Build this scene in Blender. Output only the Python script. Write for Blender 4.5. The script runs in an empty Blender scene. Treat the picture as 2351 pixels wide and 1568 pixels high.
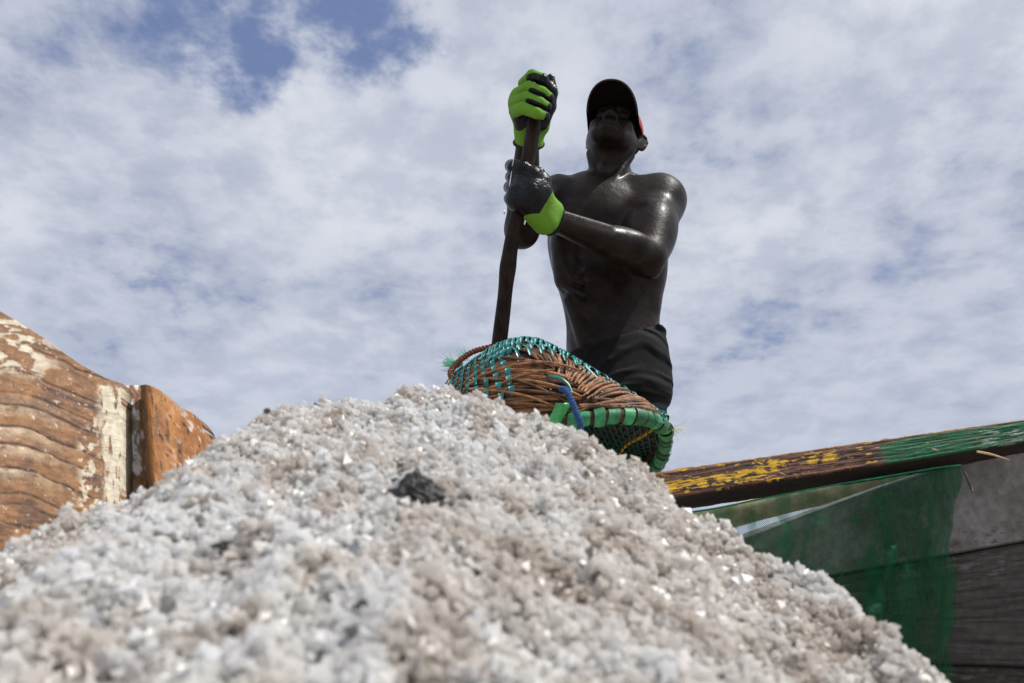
import bpy, math, random
import numpy as np
from math import radians as RAD
random.seed(7); rng = np.random.default_rng(11)
S = bpy.context.scene
C = S.collection
# ------------------------------------------------------------------ camera
H = 0.18                      # lens height above the shore
PITCH = 22.0; LENS = 28.0
cam = bpy.data.objects.new('camera', bpy.data.cameras.new('camera')); C.objects.link(cam)
cam.location = (0, 0, H); cam.rotation_euler = (RAD(90+PITCH), 0, 0)
cam.data.lens = LENS; cam.data.sensor_width = 36; cam.data.clip_end = 5000; cam.data.clip_start = 0.02
cam.data.dof.use_dof = True; cam.data.dof.focus_distance = 1.95; cam.data.dof.aperture_fstop = 7.5
S.camera = cam
# ------------------------------------------------------------------ light
SUN = np.array((0.52, -0.08, 0.85)); SUN /= np.linalg.norm(SUN)
SUN_EL = math.asin(SUN[2]); SUN_AZ = math.atan2(SUN[0], SUN[1])
sl = bpy.data.lights.new('sun', 'SUN'); sl.energy = 3.6; sl.angle = RAD(0.5); sl.color = (1, .965, .91)
so = bpy.data.objects.new('sun', sl); C.objects.link(so)
so.rotation_euler = (math.pi/2-SUN_EL, 0, math.pi-SUN_AZ)
S.view_settings.view_transform = 'Standard'; S.view_settings.look = 'None'
S.view_settings.exposure = 0; S.view_settings.gamma = 1; S.view_settings.use_curve_mapping = False

FPX = 2351*LENS/36; cP, sP = math.cos(RAD(PITCH)), math.sin(RAD(PITCH))
def ray(x, y):
    a = (x-1175.5)/FPX; b = (784-y)/FPX
    return np.array((a, cP-b*sP, sP+b*cP))
def P(x, y, Y):                # point on the sight line of (x, y) standing Y metres in front
    d = ray(x, y); d = d*(Y/d[1]); return np.array((d[0], d[1], d[2]+H))
def PX(pts, n):                # smooth curve through (x, y, Y) triples
    return spline([P(*p) for p in pts], n)
def spline(cps, n):
    c = np.array(cps, float); m = len(c)
    if m == 2: 
        t = np.linspace(0, 1, n)[:, None]; return c[0]*(1-t)+c[1]*t
    c = np.vstack([2*c[0]-c[1], c, 2*c[-1]-c[-2]])
    t = np.linspace(0, m-1-1e-6, n); i = t.astype(int); f = (t-i)[:, None]
    p0, p1, p2, p3 = c[i], c[i+1], c[i+2], c[i+3]
    return .5*((2*p1)+(-p0+p2)*f+(2*p0-5*p1+4*p2-p3)*f**2+(-p0+3*p1-3*p2+p3)*f**3)
def sstep(a, b, x):
    t = np.clip((np.asarray(x, float)-a)/(b-a), 0, 1); return t*t*(3-2*t)
# value noise
_lat = rng.random((256, 256)); _lat3 = rng.random((64, 64, 64))
def vn(x, y):
    x = np.asarray(x, float); y = np.asarray(y, float); xi = np.floor(x).astype(int); yi = np.floor(y).astype(int)
    fx = x-xi; fy = y-yi; fx = fx*fx*(3-2*fx); fy = fy*fy*(3-2*fy)
    g = lambda a, b: _lat[a & 255, b & 255]
    return (g(xi, yi)*(1-fx)+g(xi+1, yi)*fx)*(1-fy)+(g(xi, yi+1)*(1-fx)+g(xi+1, yi+1)*fx)*fy
def fbm(x, y, o=4):
    s = 0; a = .5; t = 0
    for i in range(o): s = s+a*vn(x*2**i+17*i, y*2**i+31*i); t += a; a *= .5
    return s/t
def vn3(p):
    pi = np.floor(p).astype(int); f = p-pi; f = f*f*(3-2*f); s = 0
    for dx in (0, 1):
        for dy in (0, 1):
            for dz in (0, 1):
                w = (f[..., 0] if dx else 1-f[..., 0])*(f[..., 1] if dy else 1-f[..., 1])*(f[..., 2] if dz else 1-f[..., 2])
                s = s+w*_lat3[(pi[..., 0]+dx) & 63, (pi[..., 1]+dy) & 63, (pi[..., 2]+dz) & 63]
    return s
# ------------------------------------------------------------------ node helpers
class NT:
    def __init__(s, tree): s.t = tree; s.n = tree.nodes; s.l = tree.links
    def new(s, typ, ins=None, **kw):
        n = s.n.new(typ)
        for k, v in kw.items(): setattr(n, k, v)
        for k, v in (ins or {}).items(): s.set(n, k, v)
        return n
    def set(s, n, k, v):
        i = n.inputs[k]
        if isinstance(v, bpy.types.NodeSocket): s.l.new(v, i)
        else:
            if hasattr(i, 'default_value') and hasattr(i.default_value, '__len__') and not hasattr(v, '__len__'): v = (v,)*len(i.default_value)
            if i.type == 'RGBA' and len(v) == 3: v = (*v, 1)
            i.default_value = v
    def math(s, op, a, b=0, c=0, clamp=False):
        n = s.new('ShaderNodeMath', {0: a, 1: b, 2: c}, operation=op); n.use_clamp = clamp; return n.outputs[0]
    def mix(s, f, a, b):
        n = s.new('ShaderNodeMix', data_type='RGBA'); s.set(n, 0, f); s.set(n, 6, a); s.set(n, 7, b); return n.outputs[2]
    def ramp(s, v, lo, hi, a=0., b=1.):
        n = s.new('ShaderNodeMapRange', {0: v, 1: lo, 2: hi, 3: a, 4: b}); n.interpolation_type = 'SMOOTHSTEP'; return n.outputs[0]
    def noise(s, vec, scale, detail=4, rough=.55, dist=0):
        return s.new('ShaderNodeTexNoise', {'Vector': vec, 'Scale': scale, 'Detail': detail, 'Roughness': rough, 'Distortion': dist}).outputs[0]
def new_mat(name):
    m = bpy.data.materials.new(name); m.use_nodes = True; t = NT(m.node_tree); t.n.clear()
    out = t.new('ShaderNodeOutputMaterial'); b = t.new('ShaderNodeBsdfPrincipled'); t.l.new(b.outputs[0], out.inputs[0])
    return m, t, b, out
def simple(name, col, rough=.6, vary=.25, scale=40, bump=.2, bscale=200, stretch=None, rand=0., **kw):
    m, t, b, out = new_mat(name)
    co = t.new('ShaderNodeTexCoord').outputs['Object']
    if stretch: co = t.new('ShaderNodeMapping', {'Vector': co, 'Scale': stretch}).outputs[0]
    n = t.noise(co, scale)
    k = t.ramp(n, .3, .7, 1-vary, 1+vary)
    if rand:
        r = t.new('ShaderNodeObjectInfo').outputs['Random']
        k = t.math('MULTIPLY', k, t.ramp(r, 0, 1, 1-rand, 1+rand))
    if isinstance(col, str): base = t.new('ShaderNodeAttribute', attribute_name=col).outputs['Color']
    else: base = t.new('ShaderNodeRGB').outputs[0]; base.default_value = (*col, 1)
    v = t.new('ShaderNodeVectorMath', {0: base, 1: k}, operation='MULTIPLY').outputs[0]
    t.set(b, 'Base Color', v); t.set(b, 'Roughness', rough)
    if bump:
        bn = t.new('ShaderNodeBump', {'Height': t.noise(co, bscale, 5), 'Strength': bump, 'Distance': .002}); t.set(b, 'Normal', bn.outputs[0])
    for k2, v2 in kw.items(): t.set(b, k2.replace('_', ' '), v2)
    return m
# ------------------------------------------------------------------ sky
w = bpy.data.worlds.new('World'); S.world = w; w.use_nodes = True
t = NT(w.node_tree); t.n.clear()
sky = t.new('ShaderNodeTexSky', sky_type='NISHITA'); sky.sun_disc = False
sky.sun_elevation = SUN_EL; sky.sun_rotation = SUN_AZ; sky.air_density = 1.0; sky.dust_density = .6; sky.ozone_density = 2.0
skyc = t.new('ShaderNodeVectorMath', {0: sky.outputs[0], 1: (.105,)*3}, operation='MULTIPLY').outputs[0]
d = t.new('ShaderNodeTexCoord').outputs['Generated']
sep = t.new('ShaderNodeSeparateXYZ', {0: d})
zz = t.math('MAXIMUM', t.math('ADD', sep.outputs[2], .22), .1)
uv = t.new('ShaderNodeCombineXYZ', {0: t.math('DIVIDE', sep.outputs[0], zz), 1: t.math('DIVIDE', sep.outputs[1], zz), 2: 3.3}).outputs[0]
big = t.noise(uv, 2.2, 5, .5, .2)
mid = t.noise(uv, 10.5, 8, .58, .1)
fine = t.noise(uv, 34.0, 7, .6, .05)
dens = t.math('ADD', t.math('MULTIPLY', big, .55), t.math('ADD', t.math('MULTIPLY', mid, .52), t.math('MULTIPLY', fine, .22)))
def hole(x, y, r0, r1, amt, dens):
    v = ray(x, y); v = v/np.linalg.norm(v)
    dt = t.new('ShaderNodeVectorMath', {0: d, 1: tuple(v)}, operation='DOT_PRODUCT').outputs['Value']
    return t.math('SUBTRACT', dens, t.math('MULTIPLY', t.ramp(dt, math.cos(RAD(r1)), math.cos(RAD(r0))), amt))
dens = t.math('ADD', dens, .185)
for h in ((520, 105, 1, 6, .11), (700, 60, 1, 8, .14), (570, 175, .5, 4, .12), (860, -10, 1, 7, .12), (340, 60, .5, 4, .05), (960, 150, .5, 3, .07),
          (1990, 500, 1, 7, .01), (1650, 390, 1, 5, .025), (2260, 260, 1, 6, .045), (1620, 760, 1, 5, .02), (1110, 470, .5, 3, .03), (940, 140, 1, 5, .05)):
    dens = hole(*h, dens)
cover = t.ramp(dens, .54, .77)
lite = t.math('ADD', t.math('MULTIPLY', t.ramp(mid, .35, .66), .55), t.math('MULTIPLY', t.ramp(big, .35, .68), .45))
cc = t.mix(lite, (.41, .455, .58, 1), (.70, .73, .81, 1))
lowh = t.ramp(sep.outputs[2], .15, .5)
cc = t.mix(t.math('MULTIPLY', t.math('SUBTRACT', 1, lowh), .55), cc, (.43, .49, .63, 1))
blue = t.mix(.65, skyc, (.20, .265, .49, 1))
col = t.mix(cover, blue, cc)
below = t.ramp(sep.outputs[2], -.03, .02)
col = t.mix(below, (.2, .19, .18, 1), col)
bg = t.new('ShaderNodeBackground', {'Color': col, 'Strength': 1.0})
t.l.new(bg.outputs[0], t.new('ShaderNodeOutputWorld').inputs[0])
# ------------------------------------------------------------------ object helpers
def tag(o, label=None, cat=None, group=None, kind=None):
    for k, v in (('label', label), ('category', cat), ('group', group), ('kind', kind)):
        if v: o[k] = v
    return o
def empty(name, loc=(0, 0, 0)):
    o = bpy.data.objects.new(name, None); o.location = loc; o.empty_display_size = .1; C.objects.link(o); return o
def mesh_obj(name, V, F, mat, parent=None, smooth=True, cols=None, colname='Col', vals=None):
    V = np.asarray(V, float)
    off = np.array(parent_world(parent)) if parent is not None else np.zeros(3)
    me = bpy.data.meshes.new(name)
    if isinstance(F, np.ndarray):
        k = F.shape[1]; me.vertices.add(len(V)); me.vertices.foreach_set('co', (V-off).astype(np.float32).ravel())
        me.loops.add(F.size); me.loops.foreach_set('vertex_index', F.astype(np.int32).ravel())
        me.polygons.add(len(F)); me.polygons.foreach_set('loop_start', np.arange(0, F.size, k, dtype=np.int32))
        me.update(calc_edges=True); me.validate()
    else:
        me.from_pydata((V-off).tolist(), [], F)
    me.polygons.foreach_set('use_smooth', np.full(len(me.polygons), bool(smooth)))
    if cols is not None:
        a = me.color_attributes.new(colname, 'FLOAT_COLOR', 'POINT')
        c = np.ones((len(V), 4), np.float32); c[:, :3] = cols; a.data.foreach_set('color', c.ravel())
    for k2, v2 in (vals or {}).items():
        a = me.attributes.new(k2, 'FLOAT', 'POINT'); a.data.foreach_set('value', np.asarray(v2, np.float32))
    me.update()
    o = bpy.data.objects.new(name, me); C.objects.link(o)
    for m in (mat if isinstance(mat, (list, tuple)) else [mat]): me.materials.append(m)
    if parent is not None: o.parent = parent
    return o
def parent_world(p):
    l = np.zeros(3)
    while p is not None: l += np.array(p.location); p = p.parent
    return l
def grid_faces(n, m, close=False, base=0):
    i, j = np.meshgrid(np.arange(n-1), np.arange(m if close else m-1), indexing='ij'); j2 = (j+1) % m
    return (np.stack([i*m+j, (i+1)*m+j, (i+1)*m+j2, i*m+j2], -1).reshape(-1, 4)+base)
def tube_vf(path, r, k=8, caps=True, sq=(1, 1)):
    p = np.asarray(path, float); n = len(p); r = np.broadcast_to(r, (n,)).astype(float)
    T = np.gradient(p, axis=0); T /= np.linalg.norm(T, axis=1)[:, None]+1e-12
    up = np.array((0, 0, 1.)) if abs(T[0][2]) < .9 else np.array((0, 1., 0)); N = np.zeros_like(p)
    v = up-T[0]*up.dot(T[0]); N[0] = v/np.linalg.norm(v)
    for i in range(1, n):
        v = N[i-1]-T[i]*N[i-1].dot(T[i]); N[i] = v/np.linalg.norm(v)
    B = np.cross(T, N); a = np.linspace(0, 2*np.pi, k, endpoint=False)
    V = p[:, None]+r[:, None, None]*(np.cos(a)[None, :, None]*N[:, None]*sq[0]+np.sin(a)[None, :, None]*B[:, None]*sq[1])
    V = V.reshape(-1, 3); F = grid_faces(n, k, True).tolist()
    if caps: F.append(list(range(k))[::-1]); F.append([(n-1)*k+i for i in range(k)])
    return V, F
def tube(name, path, r, mat, parent=None, k=8, **kw):
    V, F = tube_vf(path, r, k); return mesh_obj(name, V, F, mat, parent, **kw)
def join(parts):
    V = []; F = []; b = 0
    for v, f in parts:
        V.append(v); F += [[i+b for i in q] for q in (f.tolist() if isinstance(f, np.ndarray) else f)]; b += len(v)
    return np.vstack(V), F
def rope_path(path, r, turns, strands=3, k=6):
    p = np.asarray(path); n = len(p); T = np.gradient(p, axis=0); T /= np.linalg.norm(T, axis=1)[:, None]
    N = np.cross(T, (0.3, .5, .8)); N /= np.linalg.norm(N, axis=1)[:, None]; B = np.cross(T, N); out = []
    for s in range(strands):
        a = np.linspace(0, turns*2*np.pi, n)+s*2*np.pi/strands
        out.append(tube_vf(p+r*.55*(np.cos(a)[:, None]*N+np.sin(a)[:, None]*B), r*.58, k))
    return join(out)
def slab(name, A, B, thick, n, m, mat, parent=None, colfn=None, dispfn=None, ndir=None, smooth=True):
    """board between 3-D curves A and B: a relief front face plus back and edges"""
    A = spline(A, n) if len(A) != n else A; B = spline(B, n) if len(B) != n else B
    tt = np.linspace(0, 1, m)[None, :, None]; G = A[:, None]*(1-tt)+B[:, None]*tt
    du = np.gradient(G, axis=0); dv = np.gradient(G, axis=1); N = np.cross(du, dv); N /= np.linalg.norm(N, axis=2)[..., None]+1e-12
    toc = np.array((0, 0, H))-G; s = np.sign((N*toc).sum(-1).mean()) or 1; N = N*s
    Nm = N.mean((0, 1)); Nm /= np.linalg.norm(Nm)
    if ndir is not None: Nm = np.array(ndir, float)
    uu, vv = np.meshgrid(np.linspace(0, 1, n), np.linspace(0, 1, m), indexing='ij')
    D = dispfn(uu, vv) if dispfn is not None else 0*uu
    Fr = G+N*D[..., None]; Bk = G-Nm*thick
    V = np.vstack([Fr.reshape(-1, 3), Bk.reshape(-1, 3)]); k = n*m
    F = [grid_faces(n, m)]; F.append(grid_faces(n, m)[:, ::-1]+k)
    def strip(idx):
        idx = np.array(idx); return np.stack([idx[:-1], idx[1:], idx[1:]+k, idx[:-1]+k], -1)
    F += [strip(np.arange(m)), strip((n-1)*m+np.arange(m))[:, ::-1], strip(np.arange(n)*m)[:, ::-1], strip(np.arange(n)*m+m-1)]
    F = np.vstack(F); cols = None
    if colfn is not None:
        c = colfn(uu, vv).reshape(-1, 3); cols = np.vstack([c, c])
    return mesh_obj(name, V, F, mat, parent, smooth, cols)
# ------------------------------------------------------------------ implicit surfaces
class Field:
    def __init__(s, lo, hi, h):
        s.lo = np.array(lo, float); s.h = h; s.n = np.ceil((np.array(hi)-s.lo)/h).astype(int)+1
        s.v = np.full(s.n, .5, np.float32)
    def sub(s, lo, hi, mg):
        a = np.maximum(np.floor((np.array(lo)-mg-s.lo)/s.h).astype(int), 0); b = np.minimum(np.ceil((np.array(hi)+mg-s.lo)/s.h).astype(int)+1, s.n)
        if (b <= a).any(): return None, None
        ax = [s.lo[i]+s.h*np.arange(a[i], b[i], dtype=np.float32) for i in range(3)]
        return tuple(slice(a[i], b[i]) for i in range(3)), np.stack(np.meshgrid(*ax, indexing='ij'), -1).astype(np.float32)
    def comb(s, sl, d, k, op='add'):
        v = s.v[sl]
        if op == 'add': hh = np.clip(.5+.5*(v-d)/k, 0, 1); s.v[sl] = v*(1-hh)+d*hh-k*hh*(1-hh)
        else: d = -d; hh = np.clip(.5+.5*(d-v)/k, 0, 1); s.v[sl] = v*(1-hh)+d*hh+k*hh*(1-hh)
    def cap(s, a, b, r1, r2=None, k=.01, op='add'):
        a = np.array(a, float); b = np.array(b, float); r2 = r1 if r2 is None else r2; R = max(r1, r2)
        sl, p = s.sub(np.minimum(a, b)-R, np.maximum(a, b)+R, k+3*s.h)
        if sl is None: return
        ab = b-a; tt = np.clip(((p-a)@ab)/(ab@ab+1e-12), 0, 1)
        d = np.linalg.norm(p-a-tt[..., None]*ab, axis=-1)-(r1+(r2-r1)*tt); s.comb(sl, d.astype(np.float32), k, op)
    def chain(s, pts, rs, k=.01):
        for i in range(len(pts)-1): s.cap(pts[i], pts[i+1], rs[i], rs[i+1], k)
    def ell(s, c, r, R=None, k=.01, op='add'):
        c = np.array(c, float); r = np.array(r, float); M = max(r)
        sl, p = s.sub(c-M, c+M, k+3*s.h)
        if sl is None: return
        q = p-c
        if R is not None: q = q@np.array(R)
        k0 = np.linalg.norm(q/r, axis=-1); k1 = np.linalg.norm(q/(r*r), axis=-1)+1e-9
        s.comb(sl, (k0*(k0-1)/k1).astype(np.float32), k, op)
    def loft(s, zs, cx, cy, a, b, yaw, k=.02, e=2.3, extra=None):
        zs = np.array(zs, float); M = max(max(a), max(b))
        sl, p = s.sub((min(cx)-M, min(cy)-M, zs.min()-.02), (max(cx)+M, max(cy)+M, zs.max()+.02), k)
        o = np.argsort(zs); z = p[..., 2]; zi = spline(np.stack([zs[o], np.array(cx)[o], np.array(cy)[o], np.array(a)[o], np.array(b)[o]], 1), 200)
        f = lambda j: np.interp(z, zi[:, 0], zi[:, j])
        x = p[..., 0]-f(1); y = p[..., 1]-f(2); c_, s_ = math.cos(yaw), math.sin(yaw)
        x, y = x*c_+y*s_, -x*s_+y*c_; A = f(3); Bb = f(4)
        d = ((np.abs(x/A)**e+np.abs(y/Bb)**e)**(1/e)-1)*np.minimum(A, Bb)
        d = np.maximum(d, np.maximum(zs.min()-z, z-zs.max()))
        if extra is not None: d = d+extra(p)
        s.comb(sl, d.astype(np.float32), k)
    def mesh(s):
        v = s.v; ins = v < 0; nx, ny, nz = v.shape
        cs = np.zeros((nx-1, ny-1, nz-1), np.int8)
        for dx in (0, 1):
            for dy in (0, 1):
                for dz in (0, 1): cs += ins[dx:nx-1+dx, dy:ny-1+dy, dz:nz-1+dz]
        mix = (cs > 0) & (cs < 8); ii = np.argwhere(mix); idx = np.full(mix.shape, -1, np.int32); idx[mix] = np.arange(len(ii))
        acc = np.zeros((len(ii), 3)); cnt = np.zeros(len(ii))
        cor = [(a, b, c) for a in (0, 1) for b in (0, 1) for c in (0, 1)]
        for a in cor:
            for ax in range(3):
                if a[ax]: continue
                b = list(a); b[ax] = 1
                va = v[ii[:, 0]+a[0], ii[:, 1]+a[1], ii[:, 2]+a[2]]; vb = v[ii[:, 0]+b[0], ii[:, 1]+b[1], ii[:, 2]+b[2]]
                m = (va < 0) != (vb < 0); tt = np.where(m, va/np.where(m, va-vb, 1), 0)
                q = np.array(a, float)[None].repeat(len(ii), 0); q[:, ax] += tt
                acc[m] += q[m]; cnt[m] += 1
        V = (ii+acc/cnt[:, None])*s.h+s.lo; F = []
        for ax in range(3):
            o = [i for i in range(3) if i != ax]
            sa = [slice(1, -1)]*3; sa[ax] = slice(0, -1); sb = [slice(1, -1)]*3; sb[ax] = slice(1, None)
            A = ins[tuple(sa)]; B = ins[tuple(sb)]; e = np.argwhere(A != B); st = A[A != B]
            if len(e) == 0: continue
            c0 = e.copy(); c0[:, o[0]] += 1; c0[:, o[1]] += 1
            def g(d0, d1):
                c = c0.copy(); c[:, o[0]] -= d0; c[:, o[1]] -= d1
                c = np.minimum(c, np.array(idx.shape)-1); return idx[c[:, 0], c[:, 1], c[:, 2]]
            q = np.stack([g(1, 1), g(0, 1), g(0, 0), g(1, 0)], 1)
            fl = st if ax != 1 else ~st
            q[~fl] = q[~fl][:, ::-1]; F.append(q)
        F = np.vstack(F); F = F[(F >= 0).all(1)]
        for _ in range(2): pass
        return V, F
def relax(V, F, it=2):
    for _ in range(it):
        acc = np.zeros_like(V); cnt = np.zeros(len(V))
        for a, b in ((0, 1), (1, 2), (2, 3), (3, 0)):
            np.add.at(acc, F[:, a], V[F[:, b]]); np.add.at(acc, F[:, b], V[F[:, a]]); np.add.at(cnt, F[:, a], 1); np.add.at(cnt, F[:, b], 1)
        V = V*.45+.55*acc/np.maximum(cnt, 1)[:, None]
    return V
# ================================================================== SETTING: shore and lake
gm = simple('shore_sand', (.26, .23, .20), .9, .3, 2.0, .5, 60)
def sheet(name, x0, x1, y0, y1, z, mat, n=2):
    xs = np.linspace(x0, x1, n); ys = np.linspace(y0, y1, n); g = np.stack(np.meshgrid(xs, ys, indexing='ij'), -1).reshape(-1, 2)
    o = mesh_obj(name, np.c_[g, np.full(len(g), z)], grid_faces(n, n)[:, ::-1], mat); o['kind'] = 'structure'; return o
sheet('ground', -1500, 1500, -1500, 1500, 0, gm)
wm = simple('lake_water', (.18, .22, .24), .12, .1, .5, .6, 3)
sheet('water', -1500, 1500, 9, 1500, .004, wm)

# ================================================================== SALT HEAP
sil = [(-500, 1500), (-250, 1390), (0, 1292), (90, 1245), (180, 1203), (330, 1140), (430, 1095), (490, 1052), (520, 1022), (600, 968), (650, 945), (740, 930), (800, 932), (870, 922), (925, 900), (1000, 897), (1080, 902), (1150, 922), (1240, 966), (1330, 990), (1380, 1026), (1470, 1066), (1510, 1100), (1545, 1168), (1600, 1185), (1700, 1232), (1740, 1272), (1820, 1318), (1880, 1312), (1930, 1352), (1945, 1385), (2000, 1430), (2050, 1490), (2100, 1538), (2160, 1590), (2350, 1760), (2700, 2100)]
def crestY(x): return np.interp(x, [-500, 0, 500, 1000, 1500, 1950, 2351, 2700], [.55, .62, .74, .86, .78, .66, .6, .55])
cr = np.array([P(x, y+9+14*float(sstep(1520, 1600, x)*sstep(1860, 1780, x)), crestY(x)) for x, y in sil]); cr = cr[np.argsort(cr[:, 0])]
def heap_z(X, Y, noise=True):
    yc = np.interp(X, cr[:, 0], cr[:, 1]); hc = np.interp(X, cr[:, 0], cr[:, 2])
    d = Y-yc
    z = np.where(d < 0, hc+d*.60+.10*d*d, hc-np.minimum(d*.5+3*d*d, 2*d)*.55)
    z = np.maximum(z, -.02)
    z2 = .56-.75*np.sqrt(((X+.03)/1.1)**2+(Y-1.62)**2+.01)         # the main pile behind, that carries the basket
    z = np.maximum(z, z2)
    if noise:
        z = z+(fbm(X*26+5, Y*26+9, 3)-.5)*.034*sstep(.03, .15, Y)+(fbm(X*80, Y*80, 3)-.5)*.020
    return z
nx, ny = 260, 420
X, Y = np.meshgrid(np.linspace(-1.7, 1.6, nx), np.concatenate([np.linspace(-.25, 1.1, 300), np.linspace(1.11, 3.2, 120)]), indexing='ij')
Z = heap_z(X, Y)-.005; edge = np.maximum(np.abs(X)/1.6, 0)
Z = Z*(1-sstep(.8, 1, edge))-.01
Z = np.where(Y < .1, np.minimum(Z, .03), Z)
def smat(name, tr):
    m, t, b, out = new_mat(name)
    col = t.new('ShaderNodeAttribute', attribute_name='Col').outputs['Color']
    t.set(b, 'Base Color', col); t.set(b, 'Roughness', .26); t.set(b, 'IOR', 1.54)
    t.set(b, 'Transmission Weight', tr)
    if tr:
        co = t.new('ShaderNodeTexCoord').outputs['Object']; t.set(b, 'Normal', t.new('ShaderNodeBump', {'Height': t.noise(co, 520, 2), 'Strength': .3, 'Distance': .0012}).outputs[0])
        lt_ = t.new('ShaderNodeGamma', {0: col, 1: .5}).outputs[0]
        tl = t.new('ShaderNodeBsdfTranslucent', {'Color': lt_}); mx = t.new('ShaderNodeMixShader', {0: .46, 1: b.outputs[0], 2: tl.outputs[0]}); t.l.new(mx.outputs[0], out.inputs[0])
    if not tr:
        t.set(b, 'Roughness', .5); cb = t.new('ShaderNodeTexCoord').outputs['Object']; t.set(b, 'Normal', t.new('ShaderNodeBump', {'Height': t.new('ShaderNodeTexVoronoi', {'Vector': cb, 'Scale': 160.0}).outputs[0], 'Strength': 1.0, 'Distance': .006}).outputs[0])
    return m
def salt_tone(x, y):                     # dirty and clean patches of the salt
    a = (.75*sstep(.46, .70, fbm(x*34+3, y*34+40, 4))+.25*sstep(.5, .7, fbm(x*9, y*9+4, 2)))[:, None]
    return np.array((.95, .925, .89))*(1-a)+np.array((.72, .65, .57))*a
bc = salt_tone(X.ravel(), Y.ravel())*.85
heap = mesh_obj('salt_heap', np.stack([X, Y, Z], -1).reshape(-1, 3), grid_faces(nx, ny)[:, ::-1], smat('damp_salt', 0), None, True, bc)
tag(heap, 'heap of coarse damp grey white salt crystals filling the foreground', 'salt heap', kind='stuff')
# crystals: small broken cubes and splinters
def quat_R(n):
    q = rng.normal(size=(n, 4)); q /= np.linalg.norm(q, axis=1)[:, None]; a, b_, c, d_ = q.T
    return np.stack([1-2*(c*c+d_*d_), 2*(b_*c-a*d_), 2*(b_*d_+a*c), 2*(b_*c+a*d_), 1-2*(b_*b_+d_*d_), 2*(c*d_-a*b_), 2*(b_*d_-a*c), 2*(c*d_+a*b_), 1-2*(b_*b_+c*c)], 1).reshape(n, 3, 3)
cube = np.array([(x, y, z) for x in (-1, 1) for y in (-1, 1) for z in (-1, 1)], float)*.8
cf = np.array([(0, 1, 3, 2), (4, 6, 7, 5), (0, 4, 5, 1), (2, 3, 7, 6), (0, 2, 6, 4), (1, 5, 7, 3)])
octa = np.array([(1, 0, 0), (-1, 0, 0), (0, 1, 0), (0, -1, 0), (0, 0, 1), (0, 0, -1)], float)*1.25
of = np.array([(0, 2, 4), (2, 1, 4), (1, 3, 4), (3, 0, 4), (2, 0, 5), (1, 2, 5), (3, 1, 5), (0, 3, 5)])
def crystals(name, shape, faces, N, s0, s1, lift, jit=.28):
    gx = rng.uniform(-.85, .75, N); gy = rng.uniform(.09, 1.1, N)
    yc = np.interp(gx, cr[:, 0], cr[:, 1]); keep = (gy < yc+.07) & (np.abs(gx) < gy*.70+.12); gx, gy = gx[keep], gy[keep]; N = len(gx)
    size = (s0+s1*rng.random(N)**2.2); gz = heap_z(gx, gy)+rng.random(N)**2*lift-.001
    k = len(shape)
    loc = shape[None]*(1+rng.uniform(-jit, jit, (N, k, 3)))*(size[:, None, None]*rng.uniform(.6, 1.3, (N, 1, 3)))+rng.normal(size=(N, k, 3))*size[:, None, None]*.14
    GV = np.einsum('nij,nkj->nki', quat_R(N), loc)+np.stack([gx, gy, gz], 1)[:, None]
    tone = salt_tone(gx, gy)*rng.uniform(.92, 1.06, (N, 1)); dk = rng.random(N) < .006; tone[dk] *= .3
    F = (faces[None]+k*np.arange(N)[:, None, None]).reshape(-1, faces.shape[1])
    g = mesh_obj(name, GV.reshape(-1, 3), F, bpy.data.materials['salt_crystal'], heap, False, np.repeat(np.clip(tone, 0, .93), k, 0)); g['kind'] = 'stuff'; print(name, N)
smat('salt_crystal', .25)
crystals('salt_crystals', cube, cf, 110000, .0014, .0032, .006)
crystals('salt_splinters', octa, of, 230000, .0014, .0036, .008)
def heap_hit(x, y):
    r = ray(x, y); r /= r[1]; 
    for Yt in np.arange(.1, 1.4, .002):
        p = np.array((0, 0, H))+r*Yt
        if p[2] < heap_z(p[0], p[1]): return p
    return p
def rock(name, c, r, mat, seed, label, cat='stone', group=None):
    n = 26; m = 34; th, ph = np.meshgrid(np.linspace(0, np.pi, n), np.linspace(0, 2*np.pi, m, endpoint=False), indexing='ij')
    u = np.stack([np.sin(th)*np.cos(ph), np.sin(th)*np.sin(ph), np.cos(th)], -1)
    k = .45+.9*vn3(u*1.6+seed)+.4*vn3(u*5+seed*2)+.15*vn3(u*12+seed*2); k[0] = k[0, 0]; k[-1] = k[-1, 0]
    V = (u*k[..., None]*np.array(r)).reshape(-1, 3)+c
    o = mesh_obj(name, V, grid_faces(n, m, True), mat, None, False); tag(o, label, cat, group); return o
dm = simple('dark_mud_lump', (.018, .020, .019), .4, .6, 120, .8, 300, Specular_IOR_Level=.4)
bm_ = simple('blue_grey_lump', (.16, .18, .21), .4, .4, 90, .8, 300)
for i, (x, y, r, m, lb) in enumerate([
    (946, 1150, (.0165, .012, .0150), dm, 'large black muddy lump in the salt below the basket'),
    (905, 1118, (.009, .008, .006), dm, 'small black lump touching the upper left of the large black lump'),
    (516, 1268, (.006, .005, .005), dm, 'small dark lump in the salt in front of the left boat'),
    (796, 1268, (.008, .006, .007), bm_, 'blue grey pebble half buried in the salt below the black lump'),
    (836, 1412, (.0045, .004, .006), dm, 'small dark lump in the near salt, below the grey pebble'),
    (2085, 1532, (.005, .003, .0025), dm, 'dark speck of mud on the lower right salt slope'),
    (715, 1012, (.004, .003, .004), dm, 'small dark lump under the salt crest left of the basket')]):
    p = heap_hit(x, y); rock('mud_lump' if m is dm else 'pebble', p+np.array((0, 0, -.001)), r, m, i*3.1+1, lb, 'lump' if m is dm else 'pebble', 'dark lumps in the salt')

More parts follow.
